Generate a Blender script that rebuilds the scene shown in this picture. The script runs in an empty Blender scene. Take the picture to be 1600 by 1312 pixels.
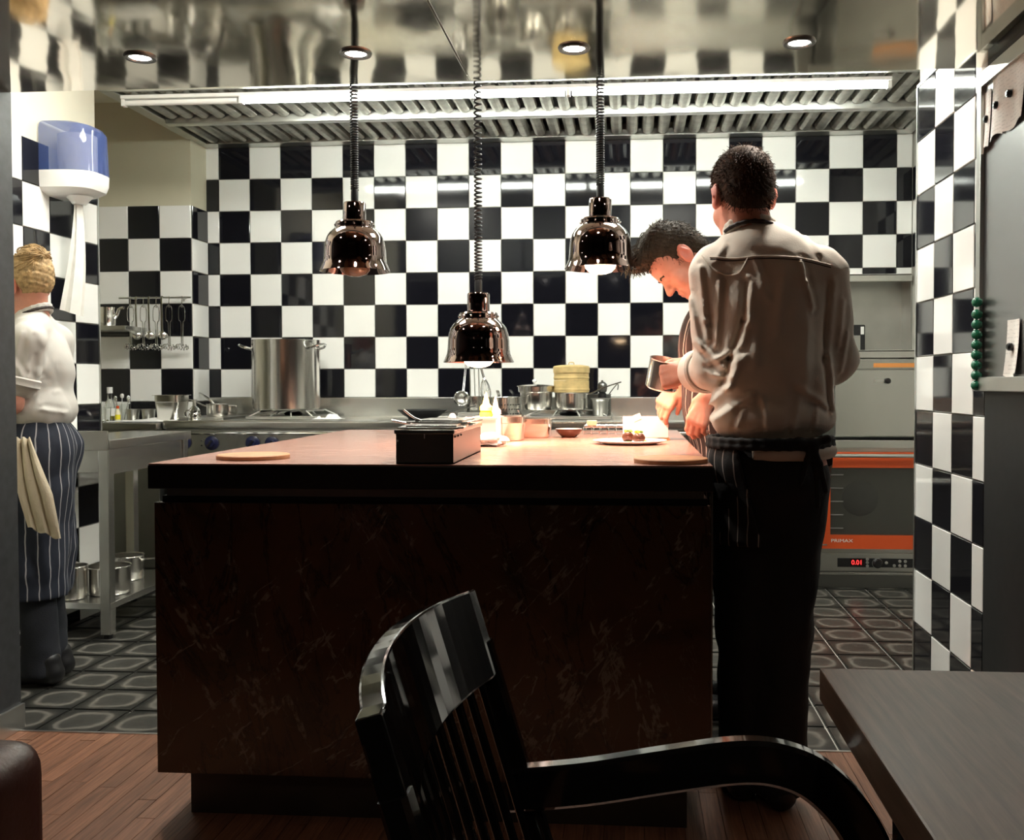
import bpy, bmesh, math, random
import numpy as np
from mathutils import Vector, Matrix
random.seed(7)
scene = bpy.context.scene
COL = scene.collection
# ---------------------------------------------------------------- camera
F_PX, YAW, PITCH, ROLL = 1510.93, .0736413, .0259361, -.0021733
CX, CY, CAM_H = 871.274, 635.864, 1.16
_fw = np.array([-math.sin(YAW)*math.cos(PITCH), math.cos(YAW)*math.cos(PITCH), -math.sin(PITCH)])
_r0 = np.array([math.cos(YAW), math.sin(YAW), 0.]); _u0 = np.cross(_r0, _fw)
_R = _r0*math.cos(ROLL)+_u0*math.sin(ROLL); _U = -_r0*math.sin(ROLL)+_u0*math.cos(ROLL)
cam_data = bpy.data.cameras.new('camera'); cam = bpy.data.objects.new('camera', cam_data); COL.objects.link(cam)
cam_data.sensor_fit = 'HORIZONTAL'; cam_data.sensor_width = 36; cam_data.lens = F_PX*36/1600
cam_data.shift_x = -(CX-800)/1600; cam_data.shift_y = (CY-656)/1600
cam_data.clip_start = .02
m = Matrix.Identity(4)
for i in range(3):
    m[i][0] = _R[i]; m[i][1] = _U[i]; m[i][2] = -_fw[i]
m.translation = (0, 0, CAM_H)
cam.matrix_world = m
scene.camera = cam
def at(px, py, Y):                                  # where the sight line through a point of the photo meets the depth Y
    d = _fw+_R*(px-CX)/F_PX-_U*(py-CY)/F_PX
    p = d*Y/d[1]
    return Vector((p[0], Y, CAM_H+p[2]))
def atz(px, py, Z):
    d = _fw+_R*(px-CX)/F_PX-_U*(py-CY)/F_PX
    p = d*(Z-CAM_H)/d[2]
    return Vector((p[0], p[1], Z))
# ---------------------------------------------------------------- world, lights, exposure
scene.view_settings.view_transform = 'Standard'; scene.view_settings.look = 'None'
scene.view_settings.gamma = 1; scene.view_settings.use_curve_mapping = False
scene.view_settings.exposure = 0.2
world = bpy.data.worlds.new('world'); scene.world = world; world.use_nodes = True
world.node_tree.nodes['Background'].inputs[0].default_value = (.9, .85, .8, 1)
world.node_tree.nodes['Background'].inputs[1].default_value = .004
TUBE_STRENGTH = 78.0      # fluorescent tube under the hood
PANEL_STRENGTH = 34.0      # ceiling light panels over the kitchen
SPOT_POWER = 34.0         # recessed spots in the steel ceiling
HEAT_POWER = 85.0         # heat lamps
DINING_POWER = 15.0        # downlights over the dining tables
# ---------------------------------------------------------------- materials
MATS = {}
def nodes_of(name):
    mt = bpy.data.materials.new(name); mt.use_nodes = True
    nt = mt.node_tree; b = nt.nodes['Principled BSDF']
    MATS[name] = mt
    return mt, nt, b
def coords(nt, scale=(1, 1, 1), kind='Object'):
    tc = nt.nodes.new('ShaderNodeTexCoord'); mp = nt.nodes.new('ShaderNodeMapping')
    mp.inputs['Scale'].default_value = scale
    nt.links.new(tc.outputs[kind], mp.inputs[0]); return mp.outputs[0]
def noise(nt, vec, scale, detail=4, rough=.5, dist=0):
    n = nt.nodes.new('ShaderNodeTexNoise'); n.inputs['Scale'].default_value = scale; n.inputs['Detail'].default_value = detail
    n.inputs['Roughness'].default_value = rough; n.inputs['Distortion'].default_value = dist
    nt.links.new(vec, n.inputs['Vector']); return n.outputs['Fac']
def ramp(nt, fac, stops):
    r = nt.nodes.new('ShaderNodeValToRGB'); cr = r.color_ramp
    while len(cr.elements) < len(stops): cr.elements.new(.5)
    for e, (p, c) in zip(cr.elements, stops):
        e.position = p; e.color = (*c, 1) if len(c) == 3 else c
    nt.links.new(fac, r.inputs[0]); return r.outputs[0]
def bump(nt, b, h, strength=.2, dist=.01):
    n = nt.nodes.new('ShaderNodeBump'); n.inputs['Strength'].default_value = strength; n.inputs['Distance'].default_value = dist
    nt.links.new(h, n.inputs['Height']); nt.links.new(n.outputs[0], b.inputs['Normal']); return n
def math_n(nt, op, a, b=None, c=None):
    n = nt.nodes.new('ShaderNodeMath'); n.operation = op
    for i, v in enumerate((a, b, c)):
        if v is None: continue
        if isinstance(v, (int, float)): n.inputs[i].default_value = v
        else: nt.links.new(v, n.inputs[i])
    return n.outputs[0]
def mixc(nt, fac, a, b):
    n = nt.nodes.new('ShaderNodeMix'); n.data_type = 'RGBA'
    nt.links.new(fac, n.inputs[0])
    for i, v in ((6, a), (7, b)):
        if isinstance(v, tuple): n.inputs[i].default_value = (*v, 1)
        else: nt.links.new(v, n.inputs[i])
    return n.outputs[2]
def mat(name, col, rough=.5, metal=0., var=0., vscale=8, bmp=0., bscale=40, bstretch=(1, 1, 1), coat=0., spec=.5, trans=0., alpha=1., emit=None, estr=0., sss=0.):
    if name in MATS: return MATS[name]
    mt, nt, b = nodes_of(name)
    b.inputs['Base Color'].default_value = (*col, 1); b.inputs['Roughness'].default_value = rough; b.inputs['Metallic'].default_value = metal
    b.inputs['Specular IOR Level'].default_value = spec
    if coat: b.inputs['Coat Weight'].default_value = coat; b.inputs['Coat Roughness'].default_value = .05
    if trans: b.inputs['Transmission Weight'].default_value = trans
    if alpha < 1: b.inputs['Alpha'].default_value = alpha
    if sss: b.inputs['Subsurface Weight'].default_value = sss; b.inputs['Subsurface Radius'].default_value = (.02, .008, .004); b.inputs['Subsurface Scale'].default_value = .3
    if emit: b.inputs['Emission Color'].default_value = (*emit, 1); b.inputs['Emission Strength'].default_value = estr
    if var:
        f = noise(nt, coords(nt), vscale, 5)
        lo = tuple(c*(1-var) for c in col); hi = tuple(min(1, c*(1+var)) for c in col)
        nt.links.new(ramp(nt, f, [(.3, lo), (.7, hi)]), b.inputs['Base Color'])
    if bmp:
        bump(nt, b, noise(nt, coords(nt, bstretch), bscale, 4), bmp, .004)
    return mt
mat('white_tile', (.86, .86, .83), .07, spec=.5, bmp=.03, bscale=6)
mat('black_tile', (.006, .006, .009), .06, spec=.5, bmp=.03, bscale=6)
mat('grout', (.42, .41, .37), .8, var=.2)
mat('cream_paint', (.74, .71, .58), .6, var=.04, vscale=3)
mat('beige_paint', (.60, .57, .43), .6, var=.05, vscale=3)
mat('dark_wall', (.035, .037, .04), .45, var=.25, vscale=30)
mat('dark_panel', (.010, .010, .011), .5, var=.25, vscale=30)
mat('black_paint', (.012, .012, .012), .35)
mat('steel', (.68, .68, .65), .26, 1., bmp=.05, bscale=60, bstretch=(1, 1, 12))
mat('steel_top', (.74, .74, .71), .24, 1., bmp=.05, bscale=14)
mat('steel_dull', (.52, .52, .49), .33, 1., var=.1, vscale=5)
mat('steel_pot', (.76, .74, .70), .20, 1., bmp=.04, bscale=25)
mat('steel_dark', (.22, .22, .21), .35, 1.)
mat('filter_steel', (.38, .37, .33), .48, 1., var=.25, vscale=14)
mat('aluminium', (.72, .72, .70), .3, 1.)
mat('board_steel', (.36, .36, .36), .30, 1., bmp=.04, bscale=30, bstretch=(1, 1, 10))
mat('iron', (.02, .02, .022), .45, .6)
mat('rubber_black', (.008, .008, .009), .45)
mat('plastic_black', (.01, .01, .011), .3)
mat('plastic_white', (.82, .82, .80), .3)
mat('plastic_blue', (.06, .10, .30), .08, spec=.6, alpha=.62)
mat('paper', (.80, .79, .75), .7, var=.05, vscale=20)
mat('knob_blue', (.010, .013, .045), .3)
mat('lacquer_black', (.006, .006, .006), .09, coat=.6, bmp=.05, bscale=12, bstretch=(1, 1, .3))
mat('island_black', (.010, .009, .009), .28)
mat('toe_brown', (.025, .018, .013), .45, var=.3)
mat('leather_brown', (.06, .018, .012), .4, bmp=.2, bscale=120)
mat('bamboo', (.62, .46, .20), .55, var=.2, vscale=18, bmp=.2, bscale=30, bstretch=(1, 1, 8))
mat('cork', (.42, .20, .09), .55, var=.2, vscale=30)
mat('oven_orange', (.62, .085, .018), .35)
mat('oven_glass', (.05, .05, .045), .05, spec=.6, alpha=.32)
mat('oven_inside', (.20, .20, .17), .35, .6)
mat('glass', (.95, .97, .96), .02, trans=1.)
mat('oil', (.45, .42, .02), .05, trans=.6)
mat('yellow_plastic', (.85, .72, .03), .35)
mat('lime_plastic', (.66, .74, .16), .35)
mat('cream_liquid', (.86, .80, .55), .4)
mat('porcelain', (.85, .84, .80), .12)
mat('brown_glaze', (.10, .035, .02), .2)
mat('chocolate', (.07, .022, .012), .3, bmp=.5, bscale=90)
mat('flower_yellow', (.85, .65, .02), .5)
mat('leaf_green', (.10, .25, .03), .5)
mat('green_magnet', (.012, .12, .065), .25)
mat('cloth_white', (.84, .84, .82), .8, bmp=.3, bscale=60)
mat('towel_cream', (.62, .54, .40), .9, bmp=.5, bscale=220)
mat('shirt_cream', (.66, .60, .52), .8, bmp=.12, bscale=300)
mat('shirt_white', (.58, .56, .52), .8, bmp=.12, bscale=300)
mat('collar_dark', (.03, .02, .018), .6)
mat('trousers_black', (.004, .004, .005), .8, bmp=.3, bscale=60)
mat('jeans', (.009, .011, .017), .85, var=.2, bmp=.3, bscale=250)
mat('shoe_black', (.008, .008, .009), .4)
mat('skin', (.60, .27, .19), .5, sss=.25, var=.08, vscale=30)
mat('skin_ear', (.66, .24, .18), .5, sss=.3)  # redder than the skin, backlight through the ears put into the colour
mat('eye_white', (.7, .68, .65), .15)
mat('hair_brown', (.050, .026, .014), .75, var=.35, vscale=90, bmp=.35, bscale=260, bstretch=(1, 1, .3), spec=.2)
mat('hair_dark', (.040, .028, .016), .65, var=.35, vscale=90, bmp=.35, bscale=260, bstretch=(1, 1, .3), spec=.25)
mat('hair_blond', (.40, .27, .13), .6, var=.45, vscale=60, bmp=.4, bscale=200, bstretch=(1, 1, .3), spec=.3)
mat('copper_chrome', (.14, .062, .042), .05, 1., coat=1.)
M_ = MATS['copper_chrome'].node_tree.nodes['Principled BSDF']; M_.inputs['Coat IOR'].default_value = 2.3; M_.inputs['Coat Roughness'].default_value = .03
mat('chrome', (.75, .75, .75), .07, 1.)
mat('bulb_dark', (.30, .16, .09), .08, trans=.5)
mat('bulb_lit', (1, .9, .75), .3, emit=(1., .72, .42), estr=28)
mat('tube_lit', (1, 1, 1), .3, emit=(.95, 1., .90), estr=TUBE_STRENGTH)
mat('panel_lit', (1, 1, 1), .3, emit=(1., .98, .90), estr=PANEL_STRENGTH)
mat('spot_lit', (1, 1, 1), .3, emit=(1., .96, .88), estr=40)
mat('display_red', (.3, 0, 0), .4, emit=(1., .03, .03), estr=3)
mat('display_dark', (.02, .005, .005), .1)
mat('sticker_orange', (.75, .30, .08), .5)
# stainless ceiling with soft dents
mt, nt, b = nodes_of('ceiling_steel')
b.inputs['Base Color'].default_value = (.80, .74, .63, 1); b.inputs['Metallic'].default_value = 1; b.inputs['Roughness'].default_value = .07
v = coords(nt, (1, .55, 1))
h = math_n(nt, 'ADD', noise(nt, v, 1.6, 1, .4, .5), math_n(nt, 'MULTIPLY', noise(nt, v, 9, 1), .08))
bump(nt, b, h, .30, .022)
# marble of the island front
mt, nt, b = nodes_of('brown_marble')
v = coords(nt)
base = ramp(nt, noise(nt, v, 3.5, 6, .6, .8), [(.28, (.020, .014, .008)), (.5, (.060, .028, .013)), (.72, (.044, .030, .016))])
def vein(ang, scale, width, dist, off):
    rot = nt.nodes.new('ShaderNodeMapping'); rot.inputs['Rotation'].default_value = (0, ang, 0); rot.inputs['Location'].default_value = (off, off*.7, off*1.3)
    sc_ = nt.nodes.new('ShaderNodeMapping'); sc_.inputs['Scale'].default_value = (1.9, 1, .55); nt.links.new(v, rot.inputs[0]); nt.links.new(rot.outputs[0], sc_.inputs[0])
    d = math_n(nt, 'ABSOLUTE', math_n(nt, 'SUBTRACT', noise(nt, sc_.outputs[0], scale, 6, .6, dist), .5))
    return math_n(nt, 'MAXIMUM', math_n(nt, 'SUBTRACT', 1., math_n(nt, 'DIVIDE', d, width)), 0.)
mask = ramp(nt, noise(nt, v, 16, 5, .7), [(.46, (0, 0, 0)), (.60, (1, 1, 1))])
va = math_n(nt, 'MULTIPLY', math_n(nt, 'MAXIMUM', vein(.45, 1.7, .011, .5, 0.), vein(-.75, 1.4, .007, .5, 3.)), mask)
vb = math_n(nt, 'MULTIPLY', vein(.35, 2.3, .006, .8, 7.), .7)
dk = vein(.2, 2.8, .02, 1.2, 5.)
c1 = mixc(nt, math_n(nt, 'MULTIPLY', dk, .7), base, (.006, .004, .003))
c2 = mixc(nt, math_n(nt, 'MINIMUM', math_n(nt, 'MULTIPLY', va, 1.6), .9), c1, (.15, .125, .10))
c2 = mixc(nt, math_n(nt, 'MULTIPLY', vb, .5), c2, (.11, .09, .07))
fl = ramp(nt, noise(nt, v, 70, 3), [(.68, (0, 0, 0)), (.75, (1, 1, 1))])
c3 = mixc(nt, math_n(nt, 'MULTIPLY', math_n(nt, 'MULTIPLY', fl, mask), .3), c2, (.12, .10, .08))
nt.links.new(c3, b.inputs['Base Color']); b.inputs['Roughness'].default_value = .16
# woods
def wood(name, cols, stretch, rough, scale=9, coat=0, bstr=.12, rnd=0.):
    mt, nt, b = nodes_of(name)
    v = coords(nt, stretch)
    if rnd:
        oi = nt.nodes.new('ShaderNodeObjectInfo'); ad = nt.nodes.new('ShaderNodeVectorMath'); ad.operation = 'ADD'
        cb = nt.nodes.new('ShaderNodeCombineXYZ')
        for i in range(3): nt.links.new(math_n(nt, 'MULTIPLY', oi.outputs['Random'], 31.+7*i), cb.inputs[i])
        nt.links.new(v, ad.inputs[0]); nt.links.new(cb.outputs[0], ad.inputs[1]); v = ad.outputs[0]
    f = noise(nt, v, scale, 8, .65, .3)
    c = ramp(nt, f, [(.25, cols[0]), (.5, cols[1]), (.75, cols[2])])
    if rnd:
        mul = math_n(nt, 'ADD', math_n(nt, 'MULTIPLY', oi.outputs['Random'], rnd), 1-rnd/2)
        hs = nt.nodes.new('ShaderNodeHueSaturation'); nt.links.new(mul, hs.inputs['Value']); nt.links.new(c, hs.inputs['Color']); c = hs.outputs[0]
    nt.links.new(c, b.inputs['Base Color']); b.inputs['Roughness'].default_value = rough
    if coat: b.inputs['Coat Weight'].default_value = coat
    bump(nt, b, f, bstr, .002)
wood('floor_wood', [(.085, .036, .020), (.20, .090, .050), (.34, .165, .095)], (26, 1.2, 26), .42, 5, rnd=.35)
wood('table_wood', [(.055, .030, .018), (.105, .062, .040), (.155, .100, .068)], (16, .9, 16), .38, 6)
wood('island_wood', [(.24, .12, .09), (.34, .19, .15), (.44, .27, .215)], (1.2, 14, 14), .24, 5, bstr=.05)
# floor tiles with a worn ring
mt, nt, b = nodes_of('floor_tile')
tc = nt.nodes.new('ShaderNodeTexCoord'); sx = nt.nodes.new('ShaderNodeSeparateXYZ'); nt.links.new(tc.outputs['Object'], sx.inputs[0])
oi = nt.nodes.new('ShaderNodeObjectInfo')
a4 = math_n(nt, 'POWER', math_n(nt, 'ABSOLUTE', math_n(nt, 'DIVIDE', sx.outputs[0], .11)), 3.2)
b4 = math_n(nt, 'POWER', math_n(nt, 'ABSOLUTE', math_n(nt, 'DIVIDE', sx.outputs[1], .11)), 3.2)
rr = math_n(nt, 'POWER', math_n(nt, 'ADD', a4, b4), 1/3.2)
ad = nt.nodes.new('ShaderNodeVectorMath'); ad.operation = 'ADD'
cb = nt.nodes.new('ShaderNodeCombineXYZ'); nt.links.new(math_n(nt, 'MULTIPLY', oi.outputs['Random'], 40), cb.inputs[0]); nt.links.new(tc.outputs['Object'], ad.inputs[0]); nt.links.new(cb.outputs[0], ad.inputs[1])
n1 = noise(nt, ad.outputs[0], 9, 4)
rr2 = math_n(nt, 'ADD', rr, math_n(nt, 'MULTIPLY', math_n(nt, 'SUBTRACT', n1, .5), .5))
ring = ramp(nt, rr2, [(.0, (.036, .036, .032)), (.52, (.045, .044, .039)), (.68, (.16, .15, .13)), (.78, (.045, .043, .037)), (.92, (.018, .018, .016))])
nt.links.new(ring, b.inputs['Base Color']); b.inputs['Roughness'].default_value = .3
bump(nt, b, n1, .35, .006)
# pinstripe apron
def stripes(name, base, line, pitch, w):
    mt, nt, b = nodes_of(name)
    at_ = nt.nodes.new('ShaderNodeAttribute'); at_.attribute_name = 'stripe'
    wob = math_n(nt, 'MULTIPLY', math_n(nt, 'SUBTRACT', noise(nt, coords(nt), 14, 2), .5), .012)
    s = math_n(nt, 'FRACT', math_n(nt, 'DIVIDE', math_n(nt, 'ADD', at_.outputs['Fac'], wob), pitch))
    on = math_n(nt, 'LESS_THAN', s, w/pitch)
    nt.links.new(mixc(nt, on, base, line), b.inputs['Base Color']); b.inputs['Roughness'].default_value = .85
    bump(nt, b, noise(nt, coords(nt), 250, 2), .15, .003)
stripes('apron_stripe', (.020, .010, .009), (.42, .36, .32), .027, .0035)
stripes('apron_navy', (.012, .016, .030), (.36, .36, .38), .045, .0045)
stripes('apron_black', (.010, .007, .007), (.34, .29, .26), .032, .0032)
# printed sheets
mt, nt, b = nodes_of('printed_paper')
v = coords(nt); sx = nt.nodes.new('ShaderNodeSeparateXYZ'); nt.links.new(v, sx.inputs[0])
ln = math_n(nt, 'LESS_THAN', math_n(nt, 'FRACT', math_n(nt, 'DIVIDE', sx.outputs[2], .011)), .3)
wd = math_n(nt, 'GREATER_THAN', noise(nt, coords(nt, (1, 50, 90)), 1.5, 1), .5)
nt.links.new(mixc(nt, math_n(nt, 'MULTIPLY', math_n(nt, 'MULTIPLY', ln, wd), .45), (.70, .68, .64), (.42, .41, .40)), b.inputs['Base Color']); b.inputs['Roughness'].default_value = .7
M = MATS
# ---------------------------------------------------------------- builders
ORG = {}
def tag(o, label=None, cat=None, group=None, kind=None):
    if label: o['label'] = label
    if cat: o['category'] = cat
    if group: o['group'] = group
    if kind: o['kind'] = kind
    return o
def thing(name, loc, label=None, cat=None, group=None, kind=None):
    o = bpy.data.objects.new(name, None); COL.objects.link(o); o.location = loc; o.empty_display_size = .05
    ORG[o] = Vector(loc); return tag(o, label, cat, group, kind)
def link(name, me, parent=None, origin=None):
    o = bpy.data.objects.new(name, me); COL.objects.link(o)
    if parent is not None: o.parent = parent; ORG[o] = ORG[parent]
    else:
        ORG[o] = Vector(origin) if origin is not None else Vector((0, 0, 0)); o.location = ORG[o]
    return o
class MB:
    """collects world-space geometry, builds ONE mesh object"""
    def __init__(s): s.v = []; s.f = []
    def add(s, v, f):
        n = len(s.v); s.v += [tuple(p) for p in v]; s.f += [tuple(i+n for i in q) for q in f]; return s
    def box(s, x0, x1, y0, y1, z0, z1):
        return s.add([(x, y, z) for x in (x0, x1) for y in (y0, y1) for z in (z0, z1)],
                     [(0, 1, 3, 2), (4, 6, 7, 5), (0, 4, 5, 1), (2, 3, 7, 6), (0, 2, 6, 4), (1, 5, 7, 3)])
    def obox(s, c, half, mx):
        c = Vector(c); v = [c+mx @ Vector((half[0]*x, half[1]*y, half[2]*z)) for x in (-1, 1) for y in (-1, 1) for z in (-1, 1)]
        return s.add(v, [(0, 1, 3, 2), (4, 6, 7, 5), (0, 4, 5, 1), (2, 3, 7, 6), (0, 2, 6, 4), (1, 5, 7, 3)])
    def lathe(s, prof, c, seg=32, mx=None, cap=True):
        c = Vector(c); mx = mx or Matrix.Identity(3); v = []; f = []
        for r, z in prof:
            for k in range(seg):
                a = 2*math.pi*k/seg; v.append(c+mx @ Vector((r*math.cos(a), r*math.sin(a), z)))
        n = len(prof)
        for i in range(n-1):
            for k in range(seg):
                k2 = (k+1) % seg; f.append((i*seg+k, i*seg+k2, (i+1)*seg+k2, (i+1)*seg+k))
        if cap:
            if prof[0][0] > 1e-5: f.append(tuple(reversed(range(seg))))
            if prof[-1][0] > 1e-5: f.append(tuple(range((n-1)*seg, n*seg)))
        return s.add(v, f)
    def tube(s, pts, r, seg=8, closed=False, flat=None, up=None):
        """sweep a round (or flat w x h) section along points"""
        P = [Vector(p) for p in pts]; n = len(P); R = r if isinstance(r, (list, tuple)) else [r]*n
        T = []
        for i in range(n):
            a = P[(i-1) % n] if (closed or i > 0) else P[i]; c = P[(i+1) % n] if (closed or i < n-1) else P[i]
            t = (c-a); T.append(t.normalized() if t.length > 1e-9 else Vector((0, 0, 1)))
        N = Vector(up) if up else (Vector((0, 0, 1)) if abs(T[0].z) < .9 else Vector((1, 0, 0)))
        v = []; f = []
        for i in range(n):
            N = N-T[i]*N.dot(T[i])
            N = N.normalized() if N.length > 1e-6 else T[i].orthogonal().normalized()
            B = T[i].cross(N)
            if flat:
                w, h = flat[0]/2, flat[1]/2; e = min(w, h)*.35
                for x, y in ((w, h-e), (w-e, h), (-w+e, h), (-w, h-e), (-w, -h+e), (-w+e, -h), (w-e, -h), (w, -h+e)): v.append(P[i]+B*x+N*y)
            else:
                for k in range(seg):
                    a = 2*math.pi*k/seg; v.append(P[i]+(N*math.cos(a)+B*math.sin(a))*R[i])
        sg = 8 if flat else seg
        for i in range(n if closed else n-1):
            j = (i+1) % n
            for k in range(sg):
                k2 = (k+1) % sg; f.append((i*sg+k, i*sg+k2, j*sg+k2, j*sg+k))
        if not closed: f.append(tuple(reversed(range(sg)))); f.append(tuple(range((n-1)*sg, n*sg)))
        return s.add(v, f)
    def sphere(s, c, r, seg=16, rings=8):
        rr = r if isinstance(r, (tuple, list)) else (r, r, r); c = Vector(c); v = [c+Vector((0, 0, -rr[2]))]; f = []
        for i in range(1, rings):
            p = math.pi*i/rings-math.pi/2
            for k in range(seg):
                a = 2*math.pi*k/seg; v.append(c+Vector((rr[0]*math.cos(p)*math.cos(a), rr[1]*math.cos(p)*math.sin(a), rr[2]*math.sin(p))))
        v.append(c+Vector((0, 0, rr[2]))); top = len(v)-1
        for k in range(seg):
            k2 = (k+1) % seg; f.append((0, 1+k2, 1+k)); f.append((top, top-seg+k, top-seg+k2))
        for i in range(rings-2):
            for k in range(seg):
                k2 = (k+1) % seg; a = 1+i*seg; f.append((a+k, a+k2, a+seg+k2, a+seg+k))
        return s.add(v, f)
    def prism(s, poly, axis, a0, a1):
        """extrude a polygon given in the other two axes along axis 0/1/2"""
        def P(p, a):
            q = [p[0], p[1]]; q.insert(axis, a); return q
        n = len(poly); v = [P(p, a0) for p in poly]+[P(p, a1) for p in poly]
        f = [tuple(reversed(range(n))), tuple(range(n, 2*n))]+[(i, (i+1) % n, n+(i+1) % n, n+i) for i in range(n)]
        return s.add(v, f)
    def grid(s, fn, nu, nv):
        v = [fn(i/(nu-1), j/(nv-1)) for i in range(nu) for j in range(nv)]
        return s.add(v, [(i*nv+j, (i+1)*nv+j, (i+1)*nv+j+1, i*nv+j+1) for i in range(nu-1) for j in range(nv-1)])
    def build(s, name, mt, parent=None, bevel=0., smooth=None, solid=0., segs=2, origin=None):
        if parent is not None: org = ORG[parent]
        else:
            a = np.array(s.v); org = Vector(origin) if origin is not None else Vector(((a[:, 0].min()+a[:, 0].max())/2, (a[:, 1].min()+a[:, 1].max())/2, a[:, 2].min()))
        me = bpy.data.meshes.new(name); me.from_pydata([Vector(p)-org for p in s.v], [], s.f)
        bm = bmesh.new(); bm.from_mesh(me); bmesh.ops.recalc_face_normals(bm, faces=bm.faces)
        if bevel:
            ed = [e for e in bm.edges if len(e.link_faces) == 2 and e.calc_face_angle(0) > .5]
            res = bmesh.ops.bevel(bm, geom=ed, offset=bevel, segments=segs, affect='EDGES', profile=.6, clamp_overlap=True)
            bev = set(res['faces'])
        if solid:
            bmesh.ops.solidify(bm, geom=bm.faces[:], thickness=solid)
        for e in bm.edges:
            if len(e.link_faces) == 2: e.smooth = e.calc_face_angle(0) < .6
        for q in bm.faces: q.smooth = ((q in bev) if bevel else True) if smooth is None else smooth
        bm.to_mesh(me); bm.free()
        me.materials.append(M[mt] if isinstance(mt, str) else mt)
        return link(name, me, parent, org)
def B(name, x0, x1, y0, y1, z0, z1, mt, parent=None, bevel=.003, segs=2):
    return MB().box(x0, x1, y0, y1, z0, z1).build(name, mt, parent, bevel, segs=segs)
def struct(o, label=None):
    o['kind'] = 'structure'
    if label: o['label'] = label
    return o
def rotm(axis, ang): return Matrix.Rotation(ang, 3, axis)
def frame_to(d, up=(0, 0, 1)):
    z = Vector(d).normalized(); x = Vector(up).cross(z)
    x = x.normalized() if x.length > 1e-6 else Vector((1, 0, 0)); y = z.cross(x)
    mm = Matrix((x, y, z)).transposed(); return mm
def spline(pts, n=8):
    P = [Vector(p) for p in pts]; out = []
    for i in range(len(P)-1):
        p0 = P[max(i-1, 0)]; p1 = P[i]; p2 = P[i+1]; p3 = P[min(i+2, len(P)-1)]
        for k in range(n):
            t = k/n; out.append(.5*((2*p1)+(p2-p0)*t+(2*p0-5*p1+4*p2-p3)*t*t+(3*p1-p0-3*p2+p3)*t**3))
    out.append(P[-1]); return out
# ---------------------------------------------------------------- wall tiles
T = .2
TILE_CACHE = {}
def tile_mesh(w, h, mt, th=.009):
    k = (round(w, 4), round(h, 4), mt, th)
    if k in TILE_CACHE: return TILE_CACHE[k]
    g = .0018; b = .002; a = w/2-g; c = h/2-g
    v = [(x*a, 0, z*c) for x, z in ((-1, -1), (1, -1), (1, 1), (-1, 1))]+[(x*a, -th+b, z*c) for x, z in ((-1, -1), (1, -1), (1, 1), (-1, 1))]+[(x*(a-b), -th, z*(c-b)) for x, z in ((-1, -1), (1, -1), (1, 1), (-1, 1))]
    f = [(8, 9, 10, 11)]
    for i in range(4):
        j = (i+1) % 4; f += [(i, j, 4+j, 4+i), (4+i, 4+j, 8+j, 8+i)]
    me = bpy.data.meshes.new('wall_tile'); me.from_pydata(v, [], f); me.materials.append(M[mt]); me.update()
    TILE_CACHE[k] = me; return me
def tile_wall(parent, origin, udir, cols, rows, ang, skip=None, par=0):
    """cols: list of (u0,u1,index); rows: list of (z0,z1,index); tiles face local -Y turned by ang about Z"""
    for u0, u1, ci in cols:
        for z0, z1, ri in rows:
            if skip and skip(ci, ri, u0, z0): continue
            mt = 'black_tile' if (ci+ri+par) % 2 == 0 else 'white_tile'
            o = bpy.data.objects.new('wall_tile', tile_mesh(u1-u0, z1-z0, mt)); COL.objects.link(o); o.parent = parent
            p = Vector(origin)+Vector(udir)*((u0+u1)/2); p.z = (z0+z1)/2
            o.location = p-ORG[parent]
            o.rotation_euler = (random.uniform(-.004, .004), random.uniform(-.001, .001), ang+random.uniform(-.004, .004))
YB = 5.994                       # back wall grout plane, tiles stand proud of it
ZB = CAM_H+1.485                 # top tile line
X0 = -2.5911
AX0, AX1, AZ = 1.02, 1.70, 1.80  # alcove of the ovens
# ---------------------------------------------------------------- the setting
wb = MB().box(-2.70, AX0, YB, 6.12, 0, 2.9).box(AX0, 1.80, YB, 6.12, AZ, 2.9)
wall_back = struct(wb.build('wall_back', 'grout'), 'black and white checkered tile wall behind the cooking range')
cols = [(-2.68, X0, -1)]+[(X0+i*T, X0+(i+1)*T, i) for i in range(21)]+[(X0+21*T, 1.70, 21)]
rows = [(ZB-(r+1)*T, ZB-r*T, r) for r in range(7)]+[(1.066, ZB-7*T, 7)]
def skip_back(ci, ri, u, z): return (u > AX0-.1 and z < AZ-.02)
tile_wall(wall_back, (0, YB, 0), (1, 0, 0), cols, rows, 0, skip_back)
tile_wall(wall_back, (0, YB, 0), (1, 0, 0), [c for c in cols if c[0] > AX0-.1], [(AZ, ZB-4*T, 4)], 0)
# recess on the left with its return
YS = 5.767
wr = MB().box(-3.45, -2.672, YS, 6.1, 0, 2.9)
wall_recess = struct(wr.build('wall_recess', 'beige_paint'), 'tiled recess wall with beige paint above')
B('grout_bed', -3.44, -2.67, YS-.002, YS, .9, 2.245, 'grout', wall_recess, 0)
XS = -3.0702
rowsS = [(1.845-.2*(k+1), 1.845-.2*k, k) for k in range(-2, 5)]
tile_wall(wall_recess, (0, YS-.002, 0), (1, 0, 0), [(XS+.2*k, XS+.2*(k+1), k) for k in (-1, 0, 1)], rowsS, 0)
tile_wall(wall_recess, (-2.672, 0, 0), (0, 1, 0), [(YS, YS+.215, 0)], rowsS, math.pi/2)
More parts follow.
